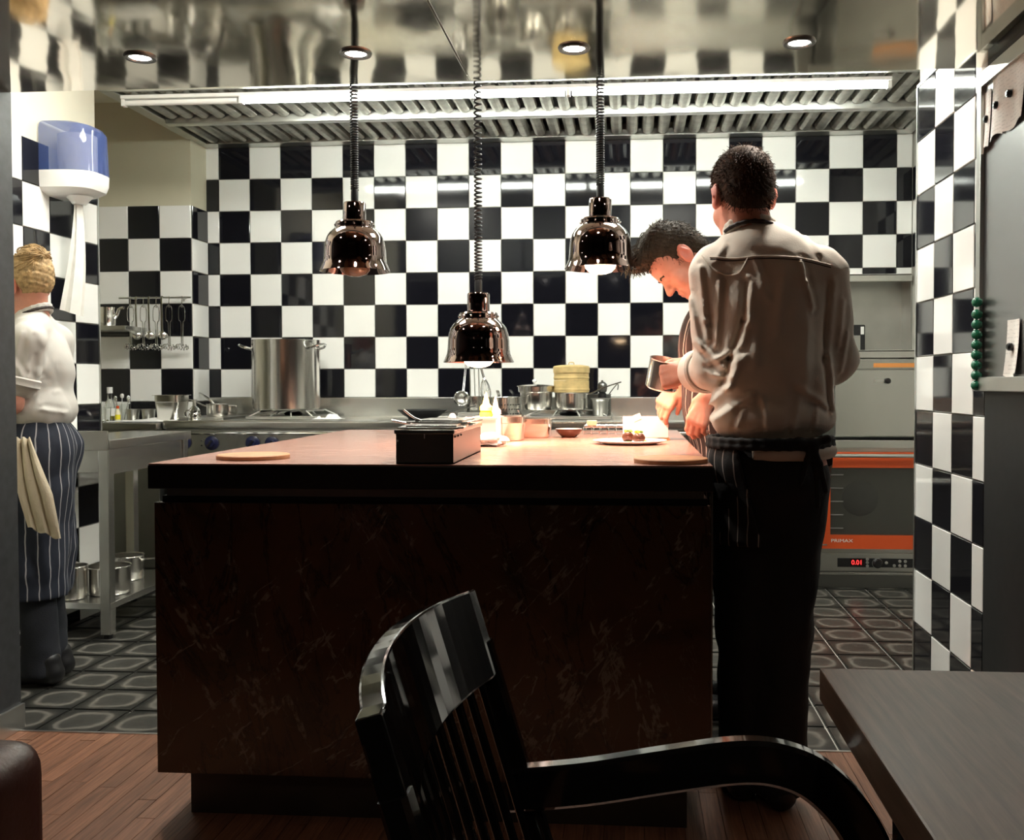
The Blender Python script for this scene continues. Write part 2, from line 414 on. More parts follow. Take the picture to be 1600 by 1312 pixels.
# left pillar wall
XLW = -2.684
wl = MB().box(-2.86, XLW, 3.06, 4.722, 0, 2.9)
wall_left = struct(wl.build('wall_left', 'cream_paint'), 'tiled pillar wall with cream paint above, behind the blond cook')
B('grout_bed', XLW, XLW+.001, 3.1, 4.72, 0, 2.255, 'grout', wall_left, 0)
rowsL = [(1.4548-.2*(k+1), 1.4548-.2*k, k) for k in range(-4, 7)]+[(0, .0548, 7)]
tile_wall(wall_left, (XLW+.001, 0, 0), (0, 1, 0), [(4.5154-.2*k, 4.5154-.2*(k-1), k) for k in range(0, 7)], rowsL, math.pi/2)
MB().box(-2.682, -2.670, 4.716, 4.726, 0, 2.255).build('corner_trim', 'aluminium', wall_left)
# far left closing wall
struct(B('wall_far_left', -3.55, -3.45, 3.06, 6.1, 0, 2.9, 'cream_paint', bevel=0))
struct(B('wall_return_left', -3.45, -2.16, 2.98, 3.06, 0, 2.9, 'cream_paint', bevel=0))
# right pillar
XRW = 1.085
wrt = MB().box(XRW, 1.80, 3.018, 3.733, 0, 2.9)
wall_right = struct(wrt.build('wall_right', 'grout'), 'checkered tile pillar at the right of the kitchen opening')
rowsR = [(2.0513-.2*(k+1), 2.0513-.2*k, k) for k in range(-1, 10)]+[(0, .0513, 10)]
colsR = [(3.5222-.2*k, 3.5222-.2*(k-1), k) for k in range(0, 3)]+[(3.022, 3.1222, 3)]
tile_wall(wall_right, (XRW, 0, 0), (0, 1, 0), colsR, rowsR, -math.pi/2, par=1)
MB().box(XRW-.012, XRW+.002, 3.724, 3.736, 0, 2.255).build('corner_trim', 'aluminium', wall_right)
MB().box(XRW-.012, XRW+.002, 3.02, 3.73, 2.252, 2.262).build('top_trim', 'aluminium', wall_right)
# kitchen side wall behind the pillar
wkr = struct(MB().box(1.71, 1.80, 3.733, 6.12, 0, 2.9).build('wall_kitchen_right', 'grout'))
tile_wall(wkr, (1.71, 0, 0), (0, 1, 0), [(5.985-.2*(k+1), 5.985-.2*k, k) for k in range(0, 4)], [(ZB-(r+1)*T, ZB-r*T, r) for r in range(1, 4)], -math.pi/2, par=1)
# alcove lining
al = MB().box(AX0, 1.71, 6.20, 6.24, 0, AZ).box(AX0-.02, AX0, 5.995, 6.24, 0, AZ).box(1.70, 1.74, 6.0, 6.24, 0, AZ).box(AX0, 1.72, 6.12, 6.24, AZ, AZ+.02)
struct(al.build('wall_alcove', 'steel_dull'))
# dining side
wdl = struct(MB().box(-2.16, -2.04, -2.2, 3.085, 0, 2.12).build('wall_dining_left', 'dark_wall'))
struct(B('baseboard_left', -2.04, -2.028, -2.2, 3.09, 0, .085, 'aluminium'))
struct(B('wall_dining_right', 1.075, 1.30, -2.2, 3.016, 0, 2.12, 'dark_panel', bevel=0))
struct(B('wall_dining_back', -2.16, 1.30, -2.3, -2.2, 0, 2.12, 'dark_wall', bevel=0))
ZS = 2.118
ceil = struct(MB().box(-2.16, 1.30, -2.3, 3.06, ZS+.012, ZS+.06).box(-2.16, 1.30, 3.03, 3.07, ZS+.06, 2.9).build('ceiling', 'steel_dark'), 'polished stainless ceiling over the dining side')
for xa, xb in ((-2.15, -.505), (-.502, 1.075)):
    B('ceiling_panel', xa, xb, .9, 3.075, ZS, ZS+.012, 'ceiling_steel', ceil, .002)
B('ceiling_panel', -2.15, 1.075, -2.2, .897, ZS, ZS+.012, 'dark_wall', ceil, .002)
struct(B('ceiling_kitchen', -3.55, 1.80, 3.03, 6.12, 2.88, 2.95, 'cream_paint', bevel=0))
# floors
YF = 3.058
fk = struct(B('floor_kitchen', -3.55, 1.80, YF, 6.24, -.06, -.008, 'grout', bevel=0), 'dark worn square floor tiles of the kitchen')
TF = .22
bm = bmesh.new(); bmesh.ops.create_cube(bm, size=1); bmesh.ops.scale(bm, vec=(TF-.006, TF-.006, .012), verts=bm.verts)
bmesh.ops.bevel(bm, geom=[e for e in bm.edges if e.verts[0].co.z > 0 or e.verts[1].co.z > 0], offset=.004, segments=2, affect='EDGES')
ftm = bpy.data.meshes.new('floor_tile'); bm.to_mesh(ftm); bm.free(); ftm.materials.append(M['floor_tile'])
nft = 0
for i in range(24):
    for j in range(13):
        x = -3.52+TF*(i+.5); y = YF+TF*(j+.5)
        if x > 1.72 or y > 5.9 or (-1.15 < x < .12 and 3.0 < y < 4.2) or nft >= 298: continue
        if x > 1.05 and y < 3.8: continue
        o = bpy.data.objects.new('floor_tile', ftm); COL.objects.link(o); o.parent = fk
        o.location = Vector((x, y, -.006))-ORG[fk]; o.rotation_euler = (random.uniform(-.004, .004), random.uniform(-.004, .004), 0); nft += 1
fd = struct(B('floor_dining', -2.16, 1.30, -2.3, YF, -.06, -.012, 'black_paint', bevel=0), 'brown wooden strip floor of the dining side')
PLW = .052; pcache = {}
for i in range(60):
    x0 = -2.04+i*PLW; y = .35-random.random()*.9
    while y < YF-.01:
        L = random.choice((.9, 1.1, 1.3)); y1 = min(y+L, YF-.004)
        if y1-y > .05:
            kk = round(y1-y, 2)
            me = pcache.get(kk)
            if me is None:
                bm = bmesh.new(); bmesh.ops.create_cube(bm, size=1); bmesh.ops.scale(bm, vec=(PLW-.0015, kk-.0015, .012), verts=bm.verts)
                me = bpy.data.meshes.new('floor_plank'); bm.to_mesh(me); bm.free(); me.materials.append(M['floor_wood']); pcache[kk] = me
            o = bpy.data.objects.new('floor_plank', me); COL.objects.link(o); o.parent = fd
            o.location = Vector((x0+PLW/2, (y+y1)/2, -.006+random.uniform(-.0004, .0004)))-ORG[fd]
        y = y1 if y1 < YF-.005 else 99
struct(B('trim_1', -2.03, 1.07, YF-.004, YF+.006, -.01, .003, 'aluminium', bevel=.001), 'thin metal threshold strip between wood and tile floor')
# ---------------------------------------------------------------- extractor hood with baffles and tube
hood = thing('extractor_hood', (-.5, 5.4, 2.62), 'long stainless extractor hood with ridged filters above the tile wall', 'hood')
HZ = 2.655
hf = MB().box(-2.69, 1.69, 4.775, 4.80, HZ-.012, HZ+.03).box(-2.69, 1.69, 5.88, 5.984, HZ-.012, HZ+.03).box(-2.69, -2.62, 4.80, 5.88, HZ-.012, HZ+.03).box(1.62, 1.69, 4.80, 5.88, HZ-.012, HZ+.03)
hf.build('frame', 'steel_dull', hood, .004)
B('middle_rail', -2.62, 1.62, 5.335, 5.385, HZ-.035, HZ+.02, 'aluminium', hood, .012, 3)
MB().box(-2.69, 1.69, 4.775, 5.984, HZ+.09, HZ+.12).build('hood_top', 'steel_dark', hood)
MB().box(-2.69, 1.69, 4.775, 4.795, HZ+.03, 2.88).build('front_skirt', 'steel_dull', hood)
pitch = .0925
def baffle(y0, y1):
    me_mb = MB()
    n = 6; v = []; f = []
    prof = [(-.036, .03), (-.030, .004), (-.012, -.008), (.012, -.008), (.030, .004), (.036, .03)]
    return MB().prism([(p[0], HZ+p[1]) for p in prof], 1, y0, y1)
for (y0, y1) in ((4.83, 5.325), (5.39, 5.87)):
    first = None
    for k in range(46):
        x = -2.57+k*pitch
        if x > 1.6: break
        if first is None:
            first = baffle(y0, y1).build('filter_baffle', 'filter_steel', hood, .004); o = first
            base_me = first.data
        else:
            o = bpy.data.objects.new('filter_baffle', base_me); COL.objects.link(o); o.parent = hood
        o.location = (x-0, 0, 0)
tl = thing('fluorescent_light', (-.67, 4.84, 2.58), 'long lit white fluorescent tube light along the hood front', 'light')
B('batten', -2.60, 1.27, 4.815, 4.865, 2.615, 2.634, 'plastic_white', tl, .004)
for xa, xb in ((-1.95, -.32), (-.28, 1.25)):
    MB().tube([(xa, 4.84, 2.598), (xb, 4.84, 2.598)], .015, 12).build('tube', 'tube_lit', tl)
MB().tube([(-2.58, 4.84, 2.598), (-1.99, 4.84, 2.598)], .015, 12).build('tube_cover', 'plastic_white', tl)
for x in (-2.59, -1.97, -.30, 1.26):
    B('tube_socket', x-.01, x+.01, 4.823, 4.857, 2.58, 2.62, 'plastic_white', tl, .003)
# ceiling light panels in the kitchen
for i, (x, y, lab) in enumerate(((-1.75, 3.75, 'square ceiling light panel above the left kitchen aisle'), (.35, 3.80, 'square ceiling light panel above the right kitchen aisle'))):
    t = thing('ceiling_light', (x, y, 2.86), lab, 'light', 'kitchen ceiling lights')
    MB().box(x-.32, x+.32, y-.32, y+.32, 2.86, 2.88).build('light_frame', 'plastic_white', t, .004)
    MB().box(x-.29, x+.29, y-.29, y+.29, 2.852, 2.861).build('diffuser', 'panel_lit', t, .002)
# ---------------------------------------------------------------- recessed spots in the steel ceiling
SPOTS = [(219, 89, 'leftmost round recessed spotlight in the steel ceiling'), (556, 83, 'recessed spotlight above the unlit left heat lamp'), (897, 75, 'recessed spotlight above the right lit heat lamp'), (1249, 66, 'rightmost round recessed spotlight in the steel ceiling')]
for px_, py_, lab in SPOTS:
    p = atz(px_, py_, ZS)
    t = thing('recessed_spotlight', (p.x, p.y, ZS-.006), lab, 'spotlight', 'spotlights in the steel ceiling')
    MB().lathe([(.030, -.001), (.034, -.006), (.044, -.006), (.047, 0.), (.046, .003)], (p.x, p.y, ZS), 32, cap=False).build('bezel', 'steel_dark', t)
    MB().lathe([(.0, -.004), (.02, -.0035), (.031, -.001)], (p.x, p.y, ZS), 24, cap=False).build('lens', 'spot_lit', t)
    ld = bpy.data.lights.new('spot_lamp', 'SPOT'); ld.energy = SPOT_POWER; ld.color = (1., .93, .82); ld.spot_size = math.radians(120); ld.spot_blend = 1.; ld.shadow_soft_size = .03
    lo = bpy.data.objects.new('spot_lamp', ld); COL.objects.link(lo); lo.parent = t; lo.location = (0, 0, -.012)
# dining downlights behind and beside the camera
for x, y, lab in ((.55, .4, 'recessed downlight above the dining table'), (-1.0, .2, 'recessed downlight above the wooden floor')):
    t = thing('dining_downlight', (x, y, ZS-.006), lab, 'downlight', 'dining downlights')
    MB().lathe([(.030, -.001), (.034, -.006), (.044, -.006), (.047, 0.), (.046, .003)], (x, y, ZS), 32, cap=False).build('bezel', 'steel_dark', t)
    MB().lathe([(.0, -.004), (.031, -.001)], (x, y, ZS), 24, cap=False).build('lens', 'spot_lit', t)
    ld = bpy.data.lights.new('downlight_lamp', 'SPOT'); ld.energy = DINING_POWER; ld.color = (1., .80, .62); ld.spot_size = math.radians(140); ld.spot_blend = 1.; ld.shadow_soft_size = .05
    lo = bpy.data.objects.new('downlight_lamp', ld); COL.objects.link(lo); lo.parent = t; lo.location = (0, 0, -.012)
# ---------------------------------------------------------------- kitchen island
IX0, IX1, IY0, IY1, IZ = -1.252, .211, 2.43, 4.22, .95
isl = thing('kitchen_island', (-.52, 3.3, 0), 'kitchen island with dark brown veined marble front', 'island')
MB().box(-1.246, .207, 2.452, 2.478, .128, .846).build('marble_front', 'brown_marble', isl, .002)
MB().box(.207, .211, 2.450, 2.480, .128, .883).build('edge_trim', 'steel_dark', isl)
MB().box(-1.235, .20, 2.475, 4.15, .128, .862).build('cabinet_body', 'island_black', isl, .002)
MB().box(-1.22, .19, 2.47, 4.15, .862, .884).build('shadow_gap', 'steel_dark', isl)
MB().box(-1.18, .15, 2.505, 4.05, 0, .128).build('toe_kick', 'toe_brown', isl)
wt = thing('island_worktop', (-.52, 3.3, .884), 'reddish wood worktop with thick black edge on the kitchen island', 'worktop')
MB().box(IX0, IX1, IY0, IY1, .884, IZ-.004).build('slab', 'island_black', wt, .003)
MB().box(IX0+.002, IX1-.002, IY0+.002, IY1-.002, IZ-.004, IZ).build('wood_surface', 'island_wood', wt, .001)
# ---------------------------------------------------------------- heat lamps
def heat_lamp(px_, py_, lit, label, coil_gap):
    p = at(px_, py_, 3.3); x, y, zb = p.x, p.y, p.z
    t = thing('heat_lamp', (x, y, zb), label, 'heat lamp', 'hanging heat lamps')
    prof = [(.1215, 0), (.120, .004), (.115, .015), (.109, .030), (.106, .050), (.105, .075), (.102, .098), (.096, .117), (.085, .133), (.072, .145), (.0665, .149), (.0665, .165), (.063, .170), (.038, .172)]
    inner = [(r-.003, z+.001) for r, z in reversed(prof[:11])]
    MB().lathe(prof+[(.02, .173)]+inner[0:1]+inner, (x, y, zb), 48, cap=False).build('shade', 'copper_chrome', t)
    ring = MB()
    for k in range(14):                                             # raised beads around the collar
        a = 2*math.pi*k/14; ring.sphere((x+.0665*math.cos(a), y+.0665*math.sin(a), zb+.157), .0045, 8, 5)
    ring.build('vent_beads', 'chrome', t)
    MB().lathe([(.034, .172), (.0385, .176), (.0385, .232), (.036, .237), (.0, .238)], (x, y, zb), 32, cap=False).build('socket_cap', 'copper_chrome', t)
    MB().lathe([(.013, .236), (.013, .275), (.010, .285), (.0, .286)], (x, y, zb), 16, cap=False).build('cable_grip', 'rubber_black', t)
    bl = [(0, -.018), (.02, -.0165), (.038, -.010), (.050, .002), (.055, .02), (.052, .04), (.038, .07), (.026, .10), (.02, .13)]
    MB().lathe(bl, (x, y, zb), 32, cap=False).build('bulb', 'bulb_lit' if lit else 'bulb_dark', t)
    # spiral cord
    z0 = zb+.28; z1 = 2.86; pts = []; z = z0; a = 0.
    while z < z1:
        pts.append((x+.0115*math.cos(a), y+.0115*math.sin(a), z)); a += math.pi/5
        h = coil_gap(z); z += h/10
    MB().tube(pts, .0036, 5).build('spiral_cord', 'rubber_black', t)
    MB().lathe([(.05, 2.865), (.05, 2.88)], (x, y, 0), 24).build('ceiling_rose', 'chrome', t)
    if lit:
        ld = bpy.data.lights.new('heat_bulb', 'SPOT'); ld.energy = HEAT_POWER; ld.color = (1., .45, .27); ld.spot_size = math.radians(125); ld.spot_blend = .8; ld.shadow_soft_size = .04
        lo = bpy.data.objects.new('heat_bulb', ld); COL.objects.link(lo); lo.parent = t; lo.location = (0, 0, -.025)
heat_lamp(555, 424, False, 'unlit copper heat lamp hanging at the left of the three', lambda z: .008 if z < 2.0 else .008+.03*(z-2.0))
heat_lamp(748, 566, True, 'lowest hanging copper heat lamp, lit over the white container', lambda z: .010+.017*max(0, (z-1.5)))
heat_lamp(938, 420, True, 'lit copper heat lamp hanging beside the bowed cook', lambda z: .008 if z < 2.0 else .008+.03*(z-2.0))
# ---------------------------------------------------------------- cooking range along the back wall
RZ = .945; RY0 = 5.345
rg = thing('cooking_range', (-.85, 5.65, 0), 'long stainless cooking range against the checkered wall', 'range')
RXL, RXR = -2.655, .98
MB().box(RXL, RXR, RY0+.03, 5.985, .10, RZ-.05).build('body', 'steel_dull', rg, .003)
tp = MB().box(RXL-.01, RXR, RY0, 5.985, RZ-.05, RZ).build('worktop', 'steel_top', rg, .014, segs=3)
MB().box(RXL+.0, RXR, 5.962, 5.984, RZ, 1.065).build('backsplash', 'steel_top', rg, .003)
MB().box(RXL+.02, RXR-.02, RY0+.012, RY0+.032, .70, .885).build('control_panel', 'steel', rg, .003)
MB().box(RXL+.05, RXR-.05, RY0+.10, 5.9, 0, .10).build('plinth', 'steel_dark', rg)
for k in range(4):
    xa = RXL+.03+k*.90; 
    d = MB().box(xa, min(xa+.86, RXR-.02), RY0+.015, RY0+.03, .14, .68).build('oven_door', 'steel', rg, .004)
    MB().tube([(xa+.1, RY0-.01, .62), (min(xa+.86, RXR-.02)-.1, RY0-.01, .62)], .01, 8).build('door_handle', 'aluminium', d)
for px_, py_ in ((288, 691), (331, 692), (395, 692), (425, 693), (470, 694)):
    q = at(px_, py_, RY0+.01); mx = frame_to((0, -1, 0))
    k = MB().lathe([(.041, 0), (.041, .006), (.034, .010), (.024, .012), (.022, .026), (.0, .027)], q, 28, mx, cap=False).build('control_knob', 'knob_blue', rg)
    MB().obox(q+Vector((0, -.028, 0)), (.005, .006, .02), rotm('Y', .6)).build('pointer', 'plastic_black', k, .001)
for dz in (.014, -.014):
    q = at(315, 692, RY0+.012); MB().lathe([(.005, 0), (.004, .003), (0, .0035)], (q.x, q.y, q.z+dz), 10, frame_to((0, -1, 0)), cap=False).build('pilot_light', 'plastic_black', rg)
MB().tube([(RXL+.05, RY0+.0, .872), (RXR-.05, RY0+.0, .872)], .008, 8).build('towel_bar', 'chrome', rg)
# burner grates
def grate(x0, x1, y0, y1):
    g = MB(); z = RZ+.002
    g.box(x0, x1, y0, y1, z, z+.018)
    o = g.build('burner_plate', 'steel_dull', rg, .004)
    w = MB(); zt = RZ+.048; cx = (x0+x1)/2; cyy = (y0+y1)/2
    for s in (-1, 1):
        for t_ in (.42, .14):
            w.tube([(cx+s*(x1-x0)*t_*1.08, y0+.01, z+.018), (cx+s*(x1-x0)*t_*.8, y0+.05, zt), (cx+s*(x1-x0)*t_*.8, y1-.05, zt), (cx+s*(x1-x0)*t_*1.08, y1-.01, z+.018)], .005, 6)
    w.tube([(x0+.02, cyy, zt), (x1-.02, cyy, zt)], .005, 6)
    w.build('pan_support', 'aluminium', o)
    MB().lathe([(.05, 0), (.055, .012), (.035, .022), (0, .024)], (cx, cyy, z+.018), 24, cap=False).build('burner', 'iron', o)
p0 = at(383, 645, 5.45); p1 = at(492, 645, 5.45)
grate(p0.x, p1.x, 5.45, 5.90)
p2 = at(815, 645, 5.5); p3 = at(955, 645, 5.5)
grate(p2.x, p3.x, 5.50, 5.92)
GZ = RZ+.0535
# low hob plate under the small pan
p = at(335, 640, 5.6); B('hot_plate', p.x-.16, p.x+.12, 5.45, 5.85, RZ, RZ+.014, 'steel_dull', rg, .004)
# side counter in the recess
sc = thing('recess_counter', (-3.0, 5.5, 0), 'stainless counter in the tiled recess beside the range', 'counter')
MB().box(-3.44, -2.67, 5.30, 5.755, RZ-.055, RZ-.012).build('worktop', 'steel_top', sc, .008)
MB().box(-3.42, -2.68, 5.34, 5.75, .1, RZ-.055).build('body', 'steel_dull', sc, .003)
MB().box(-3.40, -2.70, 5.40, 5.74, 0, .1).build('plinth', 'steel_dark', sc)
# ---------------------------------------------------------------- pots and pans
def pan(name, c, r, h, label, cat, mt='steel_pot', handle=None, flare=0., group=None, wall=.003, lip=.004, seg=40, extra=None, hlen=.18, hup=.05, hz=.8, hm=None):
    c = Vector(c); t = thing(name, c, label, cat, group)
    prof = [(r*.9, 0), (r*.97, .003), (r, .012), (r+flare*.5, h*.5), (r+flare, h-.004), (r+flare+lip, h), (r+flare+lip-.001, h+.0015), (r+flare-wall, h-.001), (r-wall, .012), (r*.9, .004), (0, .004)]
    MB().lathe([(0, 0)]+prof, c, seg, cap=False).build('body', mt, t)
    if handle is not None:
        d = Vector((math.cos(handle), math.sin(handle), 0)); a = c+d*(r+flare*hz-.001)+Vector((0, 0, h*hz))
        hb = MB()
        P = spline([a, a+d*.03+Vector((0, 0, .008)), a+d*(hlen*.55)+Vector((0, 0, hup*.6)), a+d*hlen+Vector((0, 0, hup))], 5)
        hb.tube(P, .006, 8, flat=(.018, .007)); o = hb.build('handle', hm or mt, t)
        rv = MB()
        for s in (-1, 1): rv.sphere(a+d.cross(Vector((0, 0, 1)))*.01*s+d*.002, .004, 8, 5)
        rv.build('rivet', hm or mt, o)
    return t
# stock pot
c = at(448, 640, 5.66); c.z = GZ
sp = thing('stock_pot', c, 'tall brushed steel stock pot on the gas burner', 'pot')
r = .198; hh = .415
MB().lathe([(0, 0), (r-.008, 0), (r, .008), (r, hh-.07), (r+.002, hh-.066), (r+.002, hh-.004), (r+.004, hh), (r-.003, hh), (r-.004, .01), (0, .008)], c, 64, cap=False).build('body', 'steel_pot', sp)
for s in (-1, 1):
    zc = hh-.055; dr = Vector((math.cos(-.35 if s > 0 else math.pi+.15), math.sin(-.35 if s > 0 else math.pi+.15), 0)); tn = Vector((-dr.y, dr.x, 0))
    P = spline([c+dr*r+tn*.05+Vector((0, 0, zc)), c+dr*(r+.040)+tn*.052+Vector((0, 0, zc+.010)), c+dr*(r+.072)+tn*.022+Vector((0, 0, zc+.024)), c+dr*(r+.072)-tn*.022+Vector((0, 0, zc+.024)), c+dr*(r+.040)-tn*.052+Vector((0, 0, zc+.010)), c+dr*r-tn*.05+Vector((0, 0, zc))], 5)
    MB().tube(P, .0075, 8).build('handle', 'chrome', sp)
# little saucepan left of it
c = at(340, 645, 5.6); c.z = RZ+.014
pan('saucepan', c, .062, .075, 'small shiny saucepan standing left of the tall stock pot', 'saucepan', handle=math.pi*.98, hlen=.17, hup=.055)
c = at(356, 645, 5.78); c.z = RZ+.014
pan('saucepan', c, .055, .06, 'second small saucepan behind, its handle sticking up left', 'saucepan', handle=math.pi*.93, hlen=.15, hup=.09)
# metal jug / bell at recess corner
c = at(304, 650, 5.45); c.z = RZ
t = thing('steel_shaker', c, 'polished steel funnel shaker at the range corner', 'shaker')
MB().lathe([(0, 0), (.034, 0), (.036, .006), (.036, .03), (.03, .034), (.033, .04), (.033, .055), (.022, .07), (.012, .08), (.010, .115), (.012, .118), (0, .12)], c, 28, cap=False).build('body', 'chrome', t)
MB().tube(spline([c+Vector((-.03, 0, .055)), c+Vector((-.055, 0, .05)), c+Vector((-.055, 0, .02)), c+Vector((-.034, 0, .01))], 5), .005, 8).build('handle', 'chrome', t)
def gn_pan(name, c, w, d, h, label, mt='steel_pot', cat='pan', taper=.86, rim=.012, group=None):
    c = Vector(c); t = thing(name, c, label, cat, group)
    def rr(w_, d_, z, r_):
        out = []
        for cx_, cy_, a0 in ((1, 1, 0), (-1, 1, 90), (-1, -1, 180), (1, -1, 270)):
            for k in range(4):
                a = math.radians(a0+k*30); out.append((c.x+cx_*(w_/2-r_)+r_*math.cos(a), c.y+cy_*(d_/2-r_)+r_*math.sin(a), c.z+z))
        return out
    rings = [rr(w*taper-.012, d*taper-.012, 0, .02), rr(w*taper, d*taper, .008, .024), rr(w*.97, d*.97, h*.72, .026), rr(w, d, h*.74, .026), rr(w, d, h-.003, .026), rr(w+rim*2, d+rim*2, h-.002, .03), rr(w+rim*2, d+rim*2, h, .03), rr(w-.003, d-.003, h, .026), rr(w*.97-.004, d*.97-.004, h*.7, .025), rr(w*taper-.006, d*taper-.006, .010, .022)]
    n = 16; v = [p for q in rings for p in q]; f = [(i*n+k, i*n+(k+1) % n, (i+1)*n+(k+1) % n, (i+1)*n+k) for i in range(len(rings)-1) for k in range(n)]
    f += [tuple(range(n)), tuple(range((len(rings)-1)*n, len(rings)*n))]
    MB().add(v, f).build('body', mt, t)
    return t
c = at(269, 650, 5.5); c.z = RZ-.012+.006
gn_pan('gastronorm_pan', c, .15, .16, .15, 'deep steel pan with flared rim on the white cloth', cat='pan')
c2 = at(235, 655, 5.55)
for i, (px_, lab) in enumerate(((208, 'left of two small steel cups behind the white cloth'), (232, 'right of two small steel cups behind the white cloth'))):
    c = at(px_, 650, 5.60); c.z = RZ-.012
    t = thing('steel_cup', c, lab, 'cup', 'small steel cups in the recess')
    MB().lathe([(0, 0), (.030, 0), (.033, .004), (.040, .066), (.044, .068), (.044, .07), (.038, .069), (.031, .006), (0, .005)], c, 24, cap=False).build('body', 'steel_dull', t)
def cloth(name, c, w, d, h, label, mt='cloth_white', seed=1, cat='cloth'):
    rnd = random.Random(seed); ph = [rnd.random()*6 for _ in range(6)]
    c = Vector(c)
    def fn(u, v):
        x = (u-.5)*w*(1+.08*math.sin(5*v+ph[0])); y = (v-.5)*d*(1+.08*math.sin(5*u+ph[1]))
        e = min(u, 1-u, v, 1-v)*2
        z = h*(.5+.5*math.sin(7*u+3*v+ph[2]))*(.5+.5*math.sin(4*u-6*v+ph[3]))*min(1, e*4)+h*.15*math.sin(19*u+ph[4])*min(1, e*6)**2
        return c+Vector((x, y, max(.0015, z+.002)))
    o = MB().grid(fn, 30, 24).build(name, mt, None, solid=-.0025, origin=c); return tag(o, label, cat)
c = at(236, 655, 5.44); c.z = RZ-.010
cloth('white_cloth', c, .42, .16, .016, 'white cloth lying along the recess counter edge', seed=3)
c = at(513, 650, 5.50); c.z = RZ+.001
cloth('white_cloth', c, .15, .12, .034, 'crumpled white cloth beside the burner of the tall pot', seed=9)
# oil bottle, squeeze tube and spoon jar
c = at(172, 650, 5.6); c.z = RZ-.012
t = thing('oil_bottle', c, 'glass oil bottle with white cap and yellow oil', 'bottle')
MB().lathe([(0, 0), (.026, 0), (.029, .004), (.029, .09), (.024, .11), (.014, .13), (.013, .165), (.015, .17), (.012, .17), (.010, .13), (.026, .088), (.026, .006), (0, .005)], c, 24, cap=False).build('glass', 'glass', t)
MB().lathe([(0, .006), (.025, .006), (.025, .075), (0, .075)], c, 20, cap=False).build('oil', 'oil', t)
MB().lathe([(.0165, .165), (.0165, .20), (.015, .202), (0, .202)], c, 18, cap=False).build('cap', 'plastic_white', t)
MB().lathe([(.0295, .03), (.0295, .075)], c, 24, cap=False).build('paper_label', 'paper', t)
c = at(191, 650, 5.64); c.z = RZ-.012
t = thing('utensil_jar', c, 'clear jar of spoons beside the oil bottle', 'jar')
MB().lathe([(0, 0), (.042, 0), (.044, .004), (.046, .10), (.043, .10), (.041, .006), (0, .006)], c, 24, cap=False).build('glass', 'glass', t)
for k in range(6):
    a = k*1.05; b0 = c+Vector((.012*math.cos(a), .012*math.sin(a), .01)); e0 = c+Vector((.042*math.cos(a), .042*math.sin(a), .125+.012*(k % 3)))
    sb = MB().tube([b0, e0], .0022, 6); sb.sphere(e0, (.011, .008, .015), 10, 6)
    tag(sb.build('spoon', 'plastic_white' if k % 2 else 'chrome'), 'small spoon standing in the clear jar by the oil bottle', 'spoon', 'spoons in the clear jar')
c = at(184, 652, 5.50); c.z = RZ-.012
t = thing('sauce_bottle', c, 'small sauce bottle with red and yellow label in front of the spoon jar', 'bottle')
MB().lathe([(0, 0), (.014, 0), (.015, .003), (.015, .05), (.008, .07), (.008, .08), (0, .08)], c, 16, cap=False).build('bottle', 'cream_liquid', t)
MB().lathe([(.0155, .012), (.0155, .04)], c, 16, cap=False).build('paper_label', 'yellow_plastic', t)
MB().lathe([(.009, .076), (.009, .092), (0, .093)], c, 12, cap=False).build('cap', 'oven_orange', t)
c = at(163, 654, 5.46); c.z = RZ-.012
t = thing('drinking_glass', c, 'clear glass beaker at the left end of the recess counter', 'glass')
MB().lathe([(0, 0), (.032, 0), (.034, .004), (.037, .085), (.035, .085), (.031, .006), (0, .006)], c, 24, cap=False).build('glass', 'glass', t)
# ---------------------------------------------------------------- utensils rail in the recess
p0 = at(186, 465, 5.70); p1 = at(298, 465, 5.70); zr = (p0.z+p1.z)/2
rail = thing('utensil_rail', ((p0.x+p1.x)/2, 5.72, zr), 'steel rail with hanging kitchen tools on the recess tiles', 'rail')
MB().tube([(p0.x, 5.70, zr), (p1.x, 5.70, zr)], .006, 10).build('bar', 'aluminium', rail)
for x in (p0.x+.08, p1.x-.06):
    MB().tube([(x, 5.70, zr), (x, 5.757, zr)], .007, 8).build('bracket', 'aluminium', rail)
def s_hook(x, dz): return spline([(x-.004, 5.70, zr+.009), (x+.004, 5.688, zr+.004), (x+.002, 5.688, zr-.02), (x+.002, 5.69, zr-.05), (x+.006, 5.69, zr-.06), (x-.006, 5.69, zr-.055)], 4)
for px_, lab in ((213, 'leftmost steel ladle hanging from the rail'), (233, 'middle steel ladle hanging from the rail'), (253, 'rightmost steel ladle hanging from the rail')):
    x = at(px_, 500, 5.69).x; zb = at(px_, 524, 5.69).z
    t = thing('ladle', (x, 5.69, zb-.03), lab, 'ladle', 'hanging ladles')
    MB().tube(spline([(x, 5.70, zr+.008), (x+.002, 5.688, zr+.004), (x+.0, 5.686, zr-.03), (x+.001, 5.688, zb+.06), (x+.006, 5.690, zb+.012)], 5), .004, 8, flat=(.011, .003)).build('handle', 'steel_pot', t)
    MB().lathe([(0, -.026), (.012, -.024), (.022, -.017), (.0285, -.006), (.030, .0), (.028, .0), (.026, -.006), (.02, -.015), (0, -.022)], (x+.010, 5.683, zb), 24, Matrix.Rotation(-1.0, 3, 'X').to_3x3(), cap=False).build('bowl', 'steel_pot', t)
